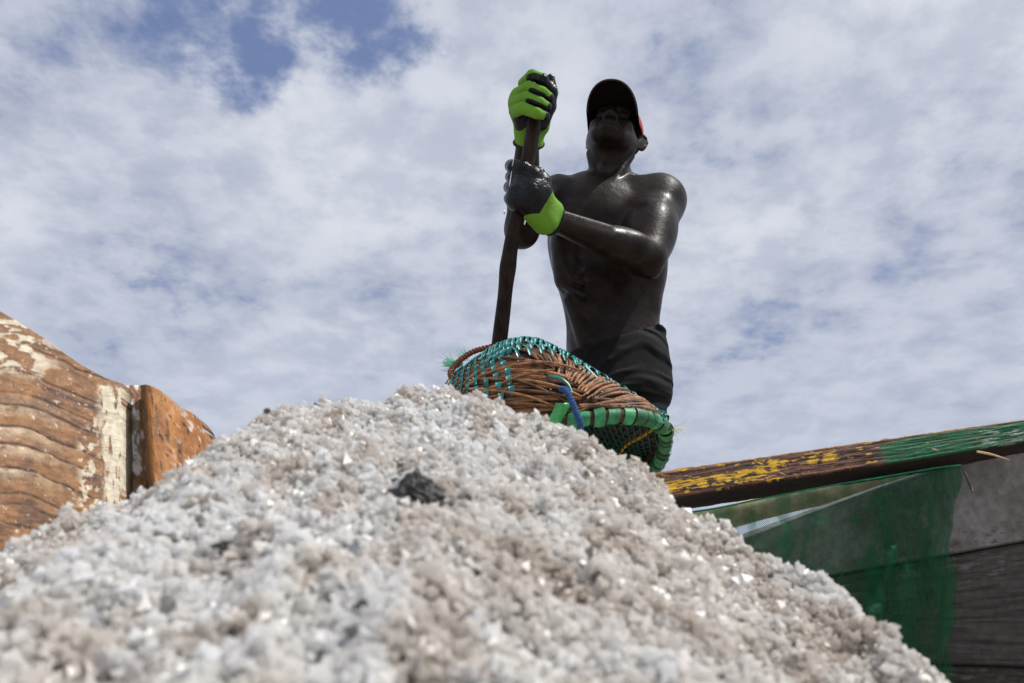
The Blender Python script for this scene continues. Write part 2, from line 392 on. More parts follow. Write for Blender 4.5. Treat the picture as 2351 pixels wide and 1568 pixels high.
# ================================================================== LEFT BOAT
wood_l = simple('weathered_orange_timber', 'Col', .62, .2, 60, .6, 260)
boat = empty('wooden_boat', P(150, 1300, 1.3)*np.array((1, 1, 0)))
tag(boat, 'weathered orange brown boat end with peeling cream paint left of the salt heap', 'boat')
LY = lambda x: 1.02+.00085*x
top_l = lambda x: np.interp(x, [-260, 0, 40, 100, 170, 240, 278], [540, 714, 737, 776, 828, 868, 880])
def mixc(a, b, k): return a*(1-k[..., None])+np.array(b)*k[..., None]
rings = [745, 806, 880, 936, 966, 1026, 1068, 1128, 1188, 1214, 1260, 1330, 1400]
def plank_q(x, y): return y-62*sstep(40, 260, x)-(fbm(x/60, y/60, 3)-.5)*16
def ringmask(q, wd=3.2):
    m = 0
    for r_ in rings: m = np.maximum(m, np.exp(-((q-r_)/wd)**2))
    return m
XL0, XL1 = -260, 278
def xy_l(u, v):
    x = XL0+(XL1-XL0)*u; tp = top_l(x); return x, tp+(1760-tp)*v
def col_l(u, v):
    x, y = xy_l(u, v); q = plank_q(x, y)
    br = np.array((.28, .145, .07)); c = np.broadcast_to(br, (*x.shape, 3)).copy()
    idx = np.searchsorted(rings, q); hsh = np.sin(idx*12.9898)*.5+.5
    prev = np.array([0]+rings+[1500])[np.clip(idx, 0, len(rings))]; fr = np.clip((q-prev)/40, 0, 1)
    c = mixc(c, (.36, .19, .085), fbm(x/30, y/50)); c = mixc(c, (.13, .075, .055), sstep(.42, .72, fbm(x/60, q/14, 4))*.75)
    pale = np.clip(1.2-fr*1.3, 0, 1)*sstep(190, 20, x+60*(fbm(x/40, y/20)-.5))*sstep(.25, .6, hsh+.3*fbm(x/20, y/20))
    c = mixc(c, (.60, .46, .31), np.clip(pale*1.0, 0, 1)*sstep(.15, .5, fbm(x/19, y/9, 3)+.05)*sstep(930, 1000, y))
    dband = sstep(14, 0, np.abs(q-898+0*x))*sstep(40, 200, x); c = mixc(c, (.075, .05, .045), dband*.92)
    c = mixc(c, (.065, .04, .032), ringmask(q, 2.6+2*fbm(x/40, y/40))*.85*sstep(.2, .5, fbm(x/60+3, y/14, 3)))
    pnt = sstep(-10, 14, x-226-26*(fbm(x/12, y/22, 4)-.5)-.03*(y-900))*sstep(886, 900, y+8*fbm(x/6, y/6)); pnt = pnt*sstep(.30, .42, fbm(x/7, y/26, 4))
    pnt = np.maximum(pnt, .95*sstep(.55, .62, fbm(x/14, y/14, 4))*sstep(170, 195, x)*sstep(960, 990, y)*sstep(235, 215, x))
    pnt = np.maximum(pnt, sstep(.53, .60, fbm(x/30+7, y/14, 4))*sstep(905, 860, y)*sstep(170, 60, x))
    pnt = np.maximum(pnt, .7*sstep(.77, .84, fbm(x/13+50, y/11, 3)))
    c = mixc(c, (.74, .66, .50), pnt)
    spk = sstep(.93, .97, vn(x/4, y/4)); c = mixc(c, (.75, .74, .74), spk*.7)
    return c
def disp_l(u, v):
    x, y = xy_l(u, v); q = plank_q(x, y)
    return (-.0010*ringmask(q, 2.6)*sstep(225, 205, x)+.0022*(fbm(x/22, y/10, 4)-.5)+.0012*sstep(-6, 4, x-222))
n = 230; xs = np.linspace(XL0, XL1, n)
slab('hull_plank', np.array([P(x, top_l(x), LY(x)) for x in xs]), np.array([P(x, 1760, LY(x)-.02) for x in xs]), .05, n, 420, wood_l, boat, col_l, disp_l, (0, -1, 0))
# recessed batten between plank and stem
def col_g(u, v):
    x = u*60; y = v*700
    c = np.broadcast_to(np.array((.30, .15, .06)), (*u.shape, 3)).copy()
    c = mixc(c, (.30, .28, .18), sstep(.42, .5, fbm(x/16, y/40, 4))*sstep(.8, .5, u)); c = mixc(c, (.78, .75, .70), sstep(.5, .58, fbm(x/12+9, y/22+4, 4))*sstep(.1, .3, u)*sstep(.95, .75, u))
    return mixc(c, (.10, .055, .03), sstep(.78, .9, u))
slab('stem_batten', [P(276, 884, 1.285), P(338, 884, 1.31)], [P(290, 1760, 1.285), P(375, 1760, 1.31)], .05, 60, 200, wood_l, boat, col_g, lambda u, v: .004*(fbm(u*8, v*50, 3)-.5), (0, -1, 0))
st = [(322, 884, 1.275), (340, 883, 1.265), (365, 895, 1.275), (400, 925, 1.30), (440, 948, 1.34), (462, 973, 1.37), (478, 1008, 1.40), (486, 1028, 1.43), (500, 1045, 1.50)]
sb = [(x+(60 if i < 2 else 42), 1760, Y_-.02) for i, (x, y, Y_) in enumerate(st)]
def col_o(u, v):
    x = u*180; y = v*750
    c = np.broadcast_to(np.array((.50, .215, .055)), (*u.shape, 3)).copy()
    c = mixc(c, (.36, .15, .05), sstep(.35, .7, fbm(x/9, y/90, 4))); c = mixc(c, (.13, .07, .035), sstep(.62, .74, fbm(x/8+30, y/50, 4))*.8)
    c = mixc(c, (.09, .05, .03), sstep(.12, .06, u)*.9)
    c = mixc(c, (.72, .68, .62), sstep(.60, .66, fbm(x/8+3, y/13, 4))*sstep(.3, .6, u+.4*v)*.9)
    return mixc(c, (.03, .02, .015), sstep(.85, .9, vn(x/6+9, y/14))*.8)
slab('stem_timber', PX(st, 110), PX(sb, 110), .06, 110, 260, wood_l, boat, col_o, lambda u, v: .005*(fbm(u*14, v*20, 4)-.5), (0, -1, 0))
# rest of this hull, running away to the left behind
def hull_side(name, A0, A1, z0, z1, th, mat, par, colr):
    return slab(name, [np.array((*A0, z1)), np.array((*A1, z1))], [np.array((*A0, z0)), np.array((*A1, z0))], th, 12, 8, mat, par, lambda u, v: np.broadcast_to(np.array(colr), (*u.shape, 3)).copy(), lambda u, v: .004*(fbm(u*30, v*4, 3)-.5))
hull_side('hull_plank', (-.62, 1.62), (-1.9, 2.4), 0, .5, .04, wood_l, boat, (.33, .15, .06))
# ================================================================== RIGHT BOAT
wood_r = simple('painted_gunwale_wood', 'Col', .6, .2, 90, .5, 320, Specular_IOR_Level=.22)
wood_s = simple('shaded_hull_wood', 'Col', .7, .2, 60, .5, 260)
rb = empty('painted_boat', P(1950, 1300, 1.6)*np.array((1, 1, 0)))
tag(rb, 'boat side with brown gunwale beam painted green and flaking yellow right of the salt heap', 'boat')
def bY(x): return 1.46+(x-1500)*.0001
e0 = [(1380, 1103), (1501, 1085), (1968, 1017), (2351, 963), (2800, 900)]
e1 = [(1380, 1163), (1545, 1139), (1829, 1094), (2028, 1064), (2300, 1021), (2800, 942)]
e2 = [(1380, 1197), (1537, 1174), (1761, 1140), (2028, 1100), (2204, 1071), (2351, 1042), (2800, 960)]
n = 560; xs = np.linspace(1380, 2800, n)
ip = lambda e, x: np.interp(x, [p[0] for p in e], [p[1] for p in e])
def beam_col(u, v):
    x = 1380+1420*u; y = v*54
    gr = fbm(x/70, y/2.2, 4); c = np.broadcast_to(np.array((.135, .062, .04)), (*u.shape, 3)).copy()
    c = mixc(c, (.05, .028, .022), sstep(.45, .62, gr)); c = mixc(c, (.25, .12, .065), sstep(.62, .8, fbm(x/50+4, y/3, 3))*.7)
    c = mixc(c, (.42, .24, .12), sstep(.10, .03, v)*.85)
    g1 = fbm(x/19, y/2.8, 4)
    yb = [(1545, .62, 34, .30), (1600, .62, 40, .30), (1655, .60, 40, .28), (1700, .56, 34, .24), (1745, .52, 30, .3), (1775, .42, 20, .35), (1722, .78, 30, .12), (1800, .35, 14, .2), (1868, .42, 20, .26), (1903, .42, 20, .34)]
    m = 0
    for bx, bv, wx, wv in yb: m = np.maximum(m, 1-np.sqrt(((x-bx)/wx)**2+((v-bv)/wv)**2))
    ym = sstep(.0, .04, m*.8+(g1-.5)*1.5-.28)*(m > -.2)
    c = mixc(c, (.62, .37, .025), ym)
    gm_ = sstep(0, .02, (x-2022-24*(v-.5))/90+(g1-.5)*.9)*sstep(.04, .10, v+.12*(g1-.5)-.15*sstep(2060, 2000, x))
    gm_ = gm_*sstep(.75, .70, fbm(x/30+8, y/2.5, 3))
    c = mixc(c, (.015, .11, .045), gm_)
    wr = sstep(.56, .62, fbm(x/22+90, y/3.4, 4))*sstep(2200, 2290, x)*sstep(.15, .3, v)
    return mixc(c, (.35, .36, .33), wr*.75)
def beam_disp(u, v):
    x = 1380+1420*u; y = v*54
    return (.0035*(fbm(x/70, y/2.2, 4)-.5)+.0015*(fbm(x/26, y/4, 4)-.5))*sstep(0, .06, v)*sstep(1, .94, v)
def beam():
    E0 = np.array([P(x, ip(e0, x), bY(x)+.010) for x in xs]); E1 = np.array([P(x, ip(e1, x), bY(x)) for x in xs]); E2 = np.array([P(x, ip(e2, x), bY(x)+.085) for x in xs])
    E2[:, 2] += 0; m = 34
    tt = np.linspace(0, 1, m)[None, :, None]; G1 = E0[:, None]*(1-tt)+E1[:, None]*tt; nrm = np.array((.05, -.97, .2)); nrm /= np.linalg.norm(nrm)
    uu, vv = np.meshgrid(np.linspace(0, 1, n), np.linspace(0, 1, m), indexing='ij')
    G1 = G1+nrm*beam_disp(uu, vv)[..., None]
    G1[:, 0] += np.c_[0*xs, 0*xs, .004*(fbm(xs/16, 0*xs+3, 4)-.5)]
    k = 8; t2 = np.linspace(0, 1, k)[None, 1:, None]; G2 = G1[:, -1:]*(1-t2)+E2[:, None]*t2
    G2 = G2+np.array((0, 0, 1))*(.004*(fbm(xs[:, None]/30, np.arange(k-1)[None]*1.5, 3)-.5))[..., None]
    E3 = E0+np.array((0, .085, .0)); t3 = np.linspace(0, 1, 4)[None, 1:, None]; G3 = E2[:, None]*(1-t3)+E3[:, None]*t3
    G = np.concatenate([G1, G2, G3], 1); M = G.shape[1]
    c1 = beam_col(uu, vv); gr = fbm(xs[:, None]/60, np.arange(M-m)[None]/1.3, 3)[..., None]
    c2 = np.array((.022, .013, .010))*(.6+.8*gr); c2[:, -1] = (.38, .22, .12)  # underside and back near black: shade put into the wood colour
    F = grid_faces(n, M, True)
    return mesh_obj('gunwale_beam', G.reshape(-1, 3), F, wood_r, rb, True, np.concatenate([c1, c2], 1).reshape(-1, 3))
beam()
def hy(x): return bY(x)+.075+.0001*max(0, 2204-x)
h_top = [(1500, 1310), (1717, 1233), (1880, 1174), (2028, 1122), (2130, 1090), (2204, 1068), (2351, 1037), (2800, 950)]
j1 = [(1500, 1392), (1717, 1357), (2184, 1275), (2351, 1245), (2800, 1165)]
j2 = [(1500, 1500), (1717, 1510), (2188, 1529), (2351, 1534), (2800, 1548)]
j3 = [(1500, 1690), (2800, 1760)]
xs2 = np.linspace(1500, 2800, 240)
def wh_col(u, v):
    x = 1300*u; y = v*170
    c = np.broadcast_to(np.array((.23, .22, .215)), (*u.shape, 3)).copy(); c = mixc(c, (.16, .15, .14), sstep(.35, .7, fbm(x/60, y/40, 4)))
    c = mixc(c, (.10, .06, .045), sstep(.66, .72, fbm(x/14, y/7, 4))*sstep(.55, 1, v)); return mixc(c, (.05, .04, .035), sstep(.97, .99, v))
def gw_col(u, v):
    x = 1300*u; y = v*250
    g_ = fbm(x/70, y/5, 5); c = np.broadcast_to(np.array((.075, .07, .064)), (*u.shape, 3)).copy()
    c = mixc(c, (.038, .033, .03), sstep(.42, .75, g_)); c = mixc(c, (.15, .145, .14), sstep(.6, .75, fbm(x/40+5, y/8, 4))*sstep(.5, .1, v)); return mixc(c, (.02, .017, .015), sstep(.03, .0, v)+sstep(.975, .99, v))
def hb(e, dy, gap=0): return np.array([P(x, ip(e, x)+gap, hy(x)+dy) for x in xs2])
slab('hull_plank', hb(h_top, 0), hb(j1, .045, -2), .03, 240, 60, wood_s, rb, wh_col, lambda u, v: .002*(fbm(u*40, v*9, 3)-.5))['label'] = 'top plank with worn white paint'
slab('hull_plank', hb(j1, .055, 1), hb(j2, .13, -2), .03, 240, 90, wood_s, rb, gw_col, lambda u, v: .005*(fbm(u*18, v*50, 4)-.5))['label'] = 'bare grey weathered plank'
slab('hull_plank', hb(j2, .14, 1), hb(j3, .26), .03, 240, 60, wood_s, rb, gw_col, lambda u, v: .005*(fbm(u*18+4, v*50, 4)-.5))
# far side and bottom of this hull, mostly hidden
for (a, b2) in (((.45, 2.6), (2.6, 2.2)),):
    hull_side('hull_plank', a, b2, 0, .42, .04, wood_s, rb, (.2, .18, .16))
tube('splinter', PX([(2243, 1037, 1.375), (2275, 1043, 1.36), (2318, 1056, 1.345)], 6), [.0022, .0022, .0021, .0018, .0012, .0004], simple('fresh_splinter', (.62, .42, .22), .7), rb, 5)
tube('nail', PX([(2209, 1074, 1.44), (2222, 1100, 1.43), (2233, 1129, 1.425)], 5), [.0016, .0022, .0022, .0024, .0018], simple('rusty_nail', (.03, .028, .03), .6), rb, 6)
for (x, y) in ((1858, 1036), (1740, 1062), (2140, 1030), (1790, 1085)):
    p = P(x, y, bY(x)-.002); tube('splinter', spline([p, p+np.array((.010, -.006, -.006))], 4), [.0011, .001, .0008, .0003], bpy.data.materials['fresh_splinter'], rb, 4)
# log pole
lp = PX([(1400, 1245, 2.0), (1560, 1212, 1.98), (1660, 1190, 1.95), (1800, 1154, 1.9), (1930, 1124, 1.86), (2070, 1092, 1.8), (2200, 1062, 1.75)], 60)
lr = .027+.004*fbm(np.arange(60)/5, np.zeros(60))-.008*np.linspace(0, 1, 60)**2
lo = tube('log', lp, lr, simple('peeled_log', (.40, .34, .20), .8, .45, 14, .7, 90), None, 14); tag(lo, 'long peeled tan log lying behind the green net under the beam', 'log')
# net
def net_mat():
    m = bpy.data.materials.new('green_net'); m.use_nodes = True; t = NT(m.node_tree); t.n.clear(); out = t.new('ShaderNodeOutputMaterial')
    uv = t.new('ShaderNodeUVMap').outputs[0]
    sp = t.new('ShaderNodeSeparateXYZ', {0: uv})
    a = t.math('PINGPONG', t.math('MULTIPLY', t.math('ADD', sp.outputs[0], sp.outputs[1]), 215), .5); b = t.math('PINGPONG', t.math('MULTIPLY', t.math('SUBTRACT', sp.outputs[0], sp.outputs[1]), 215), .5)
    lines = t.math('MAXIMUM', t.ramp(a, .17, .11), t.ramp(b, .17, .11))
    n = t.noise(t.new('ShaderNodeMapping', {'Vector': t.new('ShaderNodeTexCoord').outputs['Object'], 'Rotation': (0, .35, 0), 'Scale': (1, 1, .16)}).outputs[0], 26, 4, .6)
    f = t.math('ADD', t.math('MULTIPLY', lines, .74), t.ramp(n, .42, .66, -.12, .34), clamp=True)
    dif = t.new('ShaderNodeBsdfDiffuse', {'Color': (.006, .12, .045, 1)}); trl = t.new('ShaderNodeBsdfTranslucent', {'Color': (.012, .24, .10, 1)})
    gl = t.new('ShaderNodeBsdfGlossy', {'Color': (.5, .8, .6, 1), 'Roughness': .6})
    s1 = t.new('ShaderNodeMixShader', {0: .45, 1: dif.outputs[0], 2: trl.outputs[0]}); s2 = t.new('ShaderNodeMixShader', {0: .025, 1: s1.outputs[0], 2: gl.outputs[0]})
    tr = t.new('ShaderNodeBsdfTransparent', {'Color': (.93, .97, .95, 1)}); s3 = t.new('ShaderNodeMixShader', {0: f, 1: tr.outputs[0], 2: s2.outputs[0]})
    t.l.new(s3.outputs[0], out.inputs[0]); return m
nm = net_mat()
net = empty('green_net', P(1900, 1200, 1.55)*np.array((1, 1, 0))); tag(net, 'fine green mesh net draped from the painted beam over log and hull', 'net')
ntop = [(1400, 1220), (1530, 1186), (1650, 1166), (1760, 1143), (1900, 1116), (2050, 1091), (2150, 1074), (2206, 1067)]
def net_sheet(name, xa, xb, xb2, off, seed, amp=1., n=240, m=200):
    V = []; UVc = []
    for i in range(n):
        u = i/(n-1); xt = xa+(xb-xa)*u; yt = ip(ntop, xt)
        xbm = xa+(xb2-xa)*u-(40 if u < .5 else 0)*(1-u)
        for j in range(m):
            v = j/(m-1); pinch = sstep(0, .22, v); x = xt+(xbm-xt)*pinch+(7*math.sin(v*15+1)+4*math.sin(v*37))*u**3*sstep(0, .1, v); y = yt+(1720-yt)*v
            ang = math.atan2(y-1060, x-2165+1e-6); rad = math.hypot(x-2165, y-1060)
            fold = math.sin(ang*17+rad*.006+seed)*min(1, rad/160)*.016+math.sin(x*.045+v*5+seed)*.008
            fold += (float(fbm(x/38+seed, y/60, 3))-.5)*.045
            V.append(P(x, y, bY(x)+.05-.03*min(1, abs(x-2204)/300)+.06*v-.0+fold*amp*min(1, v*8)+off)); UVc.append((x/1829*1.9, y/1829*1.9))
    V = np.array(V); F = grid_faces(n, m); o = mesh_obj(name, V, F, nm, net, True)
    l = o.data.uv_layers.new(name='UVMap'); vi = np.empty(len(o.data.loops), np.int32); o.data.loops.foreach_get('vertex_index', vi)
    l.data.foreach_set('uv', np.array(UVc)[vi].astype(np.float32).ravel()); return o
net_sheet('net_sheet', 1400, 2206, 2190, 0, 0)
net_sheet('net_fold', 2040, 2204, 2186, -.018, 2.1, .6, 90, 160)
hem = PX([(x, y, bY(x)+.03) for x, y in ntop], 60); tube('net_hem', hem, .0018, simple('net_hem', (.02, .30, .13), .5), net, 5)
# ================================================================== BASKET
bk = empty('woven_basket', P(1270, 960, 1.55)*np.array((1, 1, 0))+np.array((0, 0, .4)))
tag(bk, 'upturned stick basket with teal lacing and green wrapped rim on the salt crest', 'basket')
brown = simple('basket_stick', (.225, .103, .042), .6, .6, 45, .6, 260, rand=.55)
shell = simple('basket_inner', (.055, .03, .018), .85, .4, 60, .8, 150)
teal = simple('teal_strapping', (.02, .24, .225), .3, .15, 60, .3, 500, rand=.18)
lime = simple('green_wrap', (.03, .235, .085), .5, .45, 45, .4, 300, rand=.35)
ns, nt = 121, 41
Bc = PX([(985, 985, 1.60), (1040, 985, 1.50), (1130, 985, 1.43), (1250, 975, 1.40), (1340, 962, 1.39), (1430, 955, 1.40), (1490, 962, 1.43), (1528, 985, 1.49)], ns)
Tc = PX([(1012, 905, 1.66), (1040, 869, 1.63), (1078, 841, 1.61), (1110, 818, 1.60), (1160, 792, 1.59), (1225, 786, 1.58), (1290, 815, 1.57), (1350, 852, 1.56), (1410, 890, 1.55), (1470, 928, 1.55), (1535, 970, 1.55)], ns)
Bf = Bc.copy(); Bf[:, 1] = 3.34-Bc[:, 1]+.04; Bf[:, 2] = Bc[:, 2]-.005; Bf[:, 0] = Bc[:, 0]*1.0+.02
def S_(s, t, off=0., back=False):
    """outer face of the basket; s along its length, t from the rim up to the keel"""
    s = np.clip(np.asarray(s, float), 0, 1)*(ns-1); t = np.clip(np.asarray(t, float), 0, 1)
    i = np.minimum(s.astype(int), ns-2); f = (s-i)[..., None]
    b = (Bf if back else Bc); b = b[i]*(1-f)+b[i+1]*f; tp = Tc[i]*(1-f)+Tc[i+1]*f; t_ = t[..., None]
    sg = 1 if back else -1; wd = np.linalg.norm(tp-b, axis=-1)[..., None]
    c1 = b+np.array((0, .0, 1.))*wd*.32+np.array((0, sg*1., 0))*wd*.10; c2 = tp+np.array((0, sg*.32, -.17))*wd
    p = b*(1-t_)**3+3*c1*t_*(1-t_)**2+3*c2*t_**2*(1-t_)+tp*t_**3
    return p+np.array((0, sg*.75, .66))*off
def shellmesh(name, back, mat):
    s, t_ = np.meshgrid(np.linspace(0, 1, 80), np.linspace(0, 1, 24), indexing='ij'); V = S_(s, t_, -.006, back).reshape(-1, 3)
    o = mesh_obj(name, V, grid_faces(80, 24), mat, bk); so_ = o.modifiers.new('thick', 'SOLIDIFY'); so_.thickness = .004; so_.offset = 0; return o
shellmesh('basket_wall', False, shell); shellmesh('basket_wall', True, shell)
def st_tube(pts, r, mat, name='stick', k=6, n=14, off=.0, wob=.002, back=False):
    a = np.array(pts, float); q_ = spline(np.c_[a, np.zeros(len(a))], n)[:, :2]
    p = S_(q_[:, 0], q_[:, 1], off, back); ph = random.random()*9
    p = p+np.array((0, 0, 1))*(wob*np.sin(np.linspace(0, 5, n)+ph))[:, None]
    rr = r*(1-.35*np.abs(np.linspace(-1, 1, n))**4); return tube(name, p, rr, mat, bk, k)
NL = 17
lt = [(.03+.93*(i/(NL-1))**.95) for i in range(NL)]
def stick_t(i, s):          # course of stick i of the left bundle
    end = .04+.42*lt[i]; k = float(sstep(.18, .66, s)); return lt[i]*(1-k)+end*k
for i in range(NL):
    for rep in range(2):
        e = .52+random.uniform(-.10, .08); e = min(e, .50-.45*(lt[i]-.6)) if lt[i] > .6 else e
        pts = [(s, stick_t(i, s)+random.uniform(-.004, .004)+rep*.024) for s in np.linspace(.01+random.random()*.02, e, 7)]
        st_tube(pts, .0030+.001*random.random(), brown, off=.0)
for i in range(9):          # loose sticks crossing the middle
    s0 = random.uniform(.16, .40); t0 = random.uniform(.15, .8); s1 = random.uniform(.48, .66); t1 = .05+.38*random.random()+.1*(t0-.4)
    st_tube([(s0, t0), ((s0+s1)/2, (t0+t1)/2+random.uniform(-.03, .05)), (s1, t1)], .003, brown, off=.006+.004*random.random())
NR = 38
for j in range(NR):          # right bundle, fanning from the blue tie up to the keel
    q_ = j/(NR-1); s1 = .40+.57*q_; t1 = .97; s0 = .47+.17*q_+random.uniform(-.02, .02); t0 = .50*(1-q_)**1.2+.05+random.uniform(-.03, .03)
    st_tube([(s0, t0), ((s0+s1)/2+.03*q_, (t0+t1)/2-.16*q_), (s1, t1)], .0026+.0012*random.random(), brown, off=.003*random.random())
for j in range(6):
    st_tube([(.58+random.uniform(-.03, .03), .04+.1*random.random()), (.78, .08+.22*j/10), (.96, .25+.55*j/10)], .0038, brown, off=.003)
def over(s, tlo, thi, wd, h, mat, skew=.0, name='lacing_strip', back=False, sq=.0):
    """a strap piece arching over what lies between tlo and thi"""
    k = 6; V = []
    for i in range(k):
        f = i/(k-1); o_ = h*math.sin(math.pi*f)**.5+sq
        for e in (-.5, .5):
            V.append(S_(s+e*wd+skew*(f-.5), tlo+(thi-tlo)*f, o_, back))
    V = np.array(V); F = grid_faces(k, 2)
    V2 = V-np.array((0, -.8, .5))*.0009
    FF = np.vstack([F, F[:, ::-1]+len(V)]).tolist()
    for i in range(k-1): FF += [[2*i, 2*i+2, 2*i+2+len(V), 2*i+len(V)], [2*i+1, 2*i+1+len(V), 2*i+3+len(V), 2*i+3]]
    return mesh_obj(name, np.vstack([V, V2]), FF, mat, bk, True)
cols_s = [.012, .035, .06, .09, .122, .156, .192, .23, .27, .31, .345]
for k, s in enumerate(cols_s):
    for i in range(NL-1):
        if (i+k) % 2 or (k > 6 and lt[i] < .25 and i % 3): continue
        tm = stick_t(i, s)+.01; gap = .055/2*1.25
        over(s+random.uniform(-.003, .003)+.02*lt[i], tm-gap-.001, tm+gap+.001, .017, .0095, teal, .006, sq=.002)
for i in range(12):          # broader laces near the top of the keel
    s = .31+.03*(i % 4)+.012*(i//4); tm = .66+.11*(i//4)+.02*(i % 4)
    over(s+random.uniform(-.006, .006), tm-.04, tm+.05, .022, .011, teal, .03, sq=.003)
for i in range(44):          # lacing along the keel
    s = .30+.69*i/43; over(s, .80+.04*math.sin(i*2), 1.0, .011, .013, teal, .022, sq=.004)
for i in range(30):
    s = .41+.58*i/29; over(s, .60+.1*(i % 2), .76+.1*(i % 2), .011, .011, teal, -.010, sq=.003) if random.random() < .5 else None
keel = S_(np.linspace(0, .99, 90), np.ones(90), .007)
V, F = rope_path(keel, .0050, 40, 2, 5); mesh_obj('keel_cord', V, F, teal, bk)
V, F = rope_path(S_(np.full(40, .075)+.02*np.linspace(0, 1, 40), np.linspace(.0, .95, 40), .006), .005, 14, 2, 5); mesh_obj('grass_cord', V, F, simple('dry_grass_cord', (.36, .33, .20), .9), bk)
for i in range(26):          # sticks of the hidden far side
    s = .03+.94*i/25; st_tube([(s, .02), (s+.01, .5), (s, .97)], .004, brown, off=.001, back=True)
sp3 = []
for i in range(170):
    q0 = S_(random.random()*.97, random.random()**.8, .008); u_ = np.array([(1, 0, 0), (-1, 0, 0), (0, 1, 0), (0, -1, 0), (0, 0, 1), (0, 0, -1)])*random.uniform(.0007, .0019)
    sp3.append((q0+(u_*rng.uniform(.6, 1.3, (6, 3)))@quat_R(1)[0].T, of))
V, F = join(sp3); g = mesh_obj('salt_grains', V, F, smat('salt_dust', .2), bk, False, np.full((len(V), 3), .9)); g['kind'] = 'stuff'
# rim
rc = np.vstack([Bc[::3], (Bc[-1]*.72+Bf[-1]*.28+np.array((.012, .0, -.004)))[None], (Bc[-1]*.4+Bf[-1]*.6+np.array((.014, 0, -.008)))[None], Bf[::-3], (Bc[0]*.5+Bf[0]*.5-np.array((.02, 0, 0)))[None]])
rc = np.vstack([rc, rc[:1]]); rim = spline(rc, 400); rr = .0155+.001*np.sin(np.arange(400)*.2)
tube('rim_hoop', rim, .0128, shell, bk, 12)
cum = np.r_[0, np.cumsum(np.linalg.norm(np.diff(rim, axis=0), axis=1))]; L = cum[-1]; pos = 0.0; nb = 0
T_ = np.gradient(rim, axis=0); T_ /= np.linalg.norm(T_, axis=1)[:, None]
while pos < L-.02:
    wdt = random.uniform(.012, .026); sl_ = random.uniform(.1, .35)
    V = []; K = 18; M_ = 5
    for a_ in range(K):
        an = 2*np.pi*a_/K
        for b in range(M_):
            q_ = pos+wdt*b/(M_-1)+.004*math.sin(an+1)*(sl_*4); q_ = q_ % L
            c0 = np.array([np.interp(q_, cum, rim[:, d]) for d in range(3)]); tg = np.array([np.interp(q_, cum, T_[:, d]) for d in range(3)]); tg /= np.linalg.norm(tg)
            n1 = np.array((0, 0, 1.))-tg*tg[2]; n1 /= np.linalg.norm(n1); n2 = np.cross(tg, n1)
            R_ = .0143+.0012*math.sin(nb*2.3)+.0006*b/(M_-1)*2*(1 if nb % 2 else -.4)+.0004*math.sin(b*5+nb+an*2)
            V.append(c0+R_*(n1*math.cos(an)*1.1+n2*math.sin(an)))
    V = np.array(V); F = []
    for a_ in range(K):
        for b in range(M_-1): F.append([a_*M_+b, a_*M_+b+1, ((a_+1) % K)*M_+b+1, ((a_+1) % K)*M_+b])
    mesh_obj('rim_band', V, F, lime, bk); pos += wdt*(random.uniform(.85, 1.02) if random.random() < .4 else random.uniform(1.15, 1.4)); nb += 1
ga = np.linspace(0, 1, 16); Sb = S_(np.full(16, 1.), ga, -.004, True); arc = spline(np.vstack([Bf[-1], Bc[-1]*.4+Bf[-1]*.6+np.array((.014, 0, -.008)), Bc[-1]*.72+Bf[-1]*.28+np.array((.012, 0, -.004)), Bc[-1]]), 16)
tt_ = np.linspace(0, 1, 6)[None, :, None]; Gs = Sb[:, None]*(1-tt_)+arc[:, None]*tt_; o = mesh_obj('basket_wall', Gs.reshape(-1, 3), grid_faces(16, 6), shell, bk); so_ = o.modifiers.new('thick', 'SOLIDIFY'); so_.thickness = .004; so_.offset = 0
# bright strap folded over the rim, left of the blue tie
pl = simple('pale_green_strap', (.07, .42, .12), .3, .2, 50, .3, 300)
V = []
for i in range(12):
    f = i/11; x = 1293-26*f**1.3+0*f; y = 925+50*f
    for e in (-1, 0, 1): V.append(P(x+e*17, y-4*abs(e)*0, 1.365+.012*f**2+.004*abs(e)))
V = np.array(V); o = mesh_obj('strap_fold', V, grid_faces(12, 3), pl, bk); o.modifiers.new('thick', 'SOLIDIFY').thickness = .0015
# blue tie
V, F = rope_path(PX([(1287, 893, 1.39), (1300, 897, 1.362), (1312, 920, 1.352), (1322, 945, 1.348), (1331, 968, 1.350), (1333, 992, 1.37)], 160), .0058, 7, 3, 7)
mesh_obj('rope_tie', V, F, simple('blue_rope', (.022, .085, .22), .85, .45, 200, 1, 700), bk)
# carrying loop
V, F = rope_path(PX([(1128, 796, 1.60), (1090, 806, 1.60), (1060, 824, 1.60), (1040, 845, 1.60), (1034, 858, 1.60), (1038, 868, 1.60)], 90), .0062, 12, 2, 7)
mesh_obj('carrying_loop', V, F, simple('brown_rope', (.24, .09, .05), .8, .3, 200, .8, 600), bk)
# loose twist of teal strap over the sticks
for pts in ([(1255, 862, 1.405), (1285, 868, 1.39), (1305, 885, 1.385), (1312, 905, 1.375)], [(1312, 868, 1.42), (1350, 880, 1.41), (1375, 905, 1.40), (1383, 925, 1.39)], [(1340, 838, 1.45), (1370, 868, 1.44), (1400, 880, 1.44)]):
    p = PX(pts, 16); wv = np.array((.0022, 0, .0025)); V = np.empty((32, 3)); V[0::2] = p-wv; V[1::2] = p+wv
    o = mesh_obj('loose_strip', V, grid_faces(16, 2), teal, bk); o.modifiers.new('thick', 'SOLIDIFY').thickness = .001
for pts in ([(1497, 962, 1.43), (1503, 945, 1.42), (1515, 943, 1.42), (1530, 946, 1.41)], [(1480, 940, 1.46), (1500, 955, 1.43), (1512, 968, 1.42), (1530, 972, 1.42)]):
    tube('loose_strip', PX(pts, 14), .0014, teal, bk, 5)
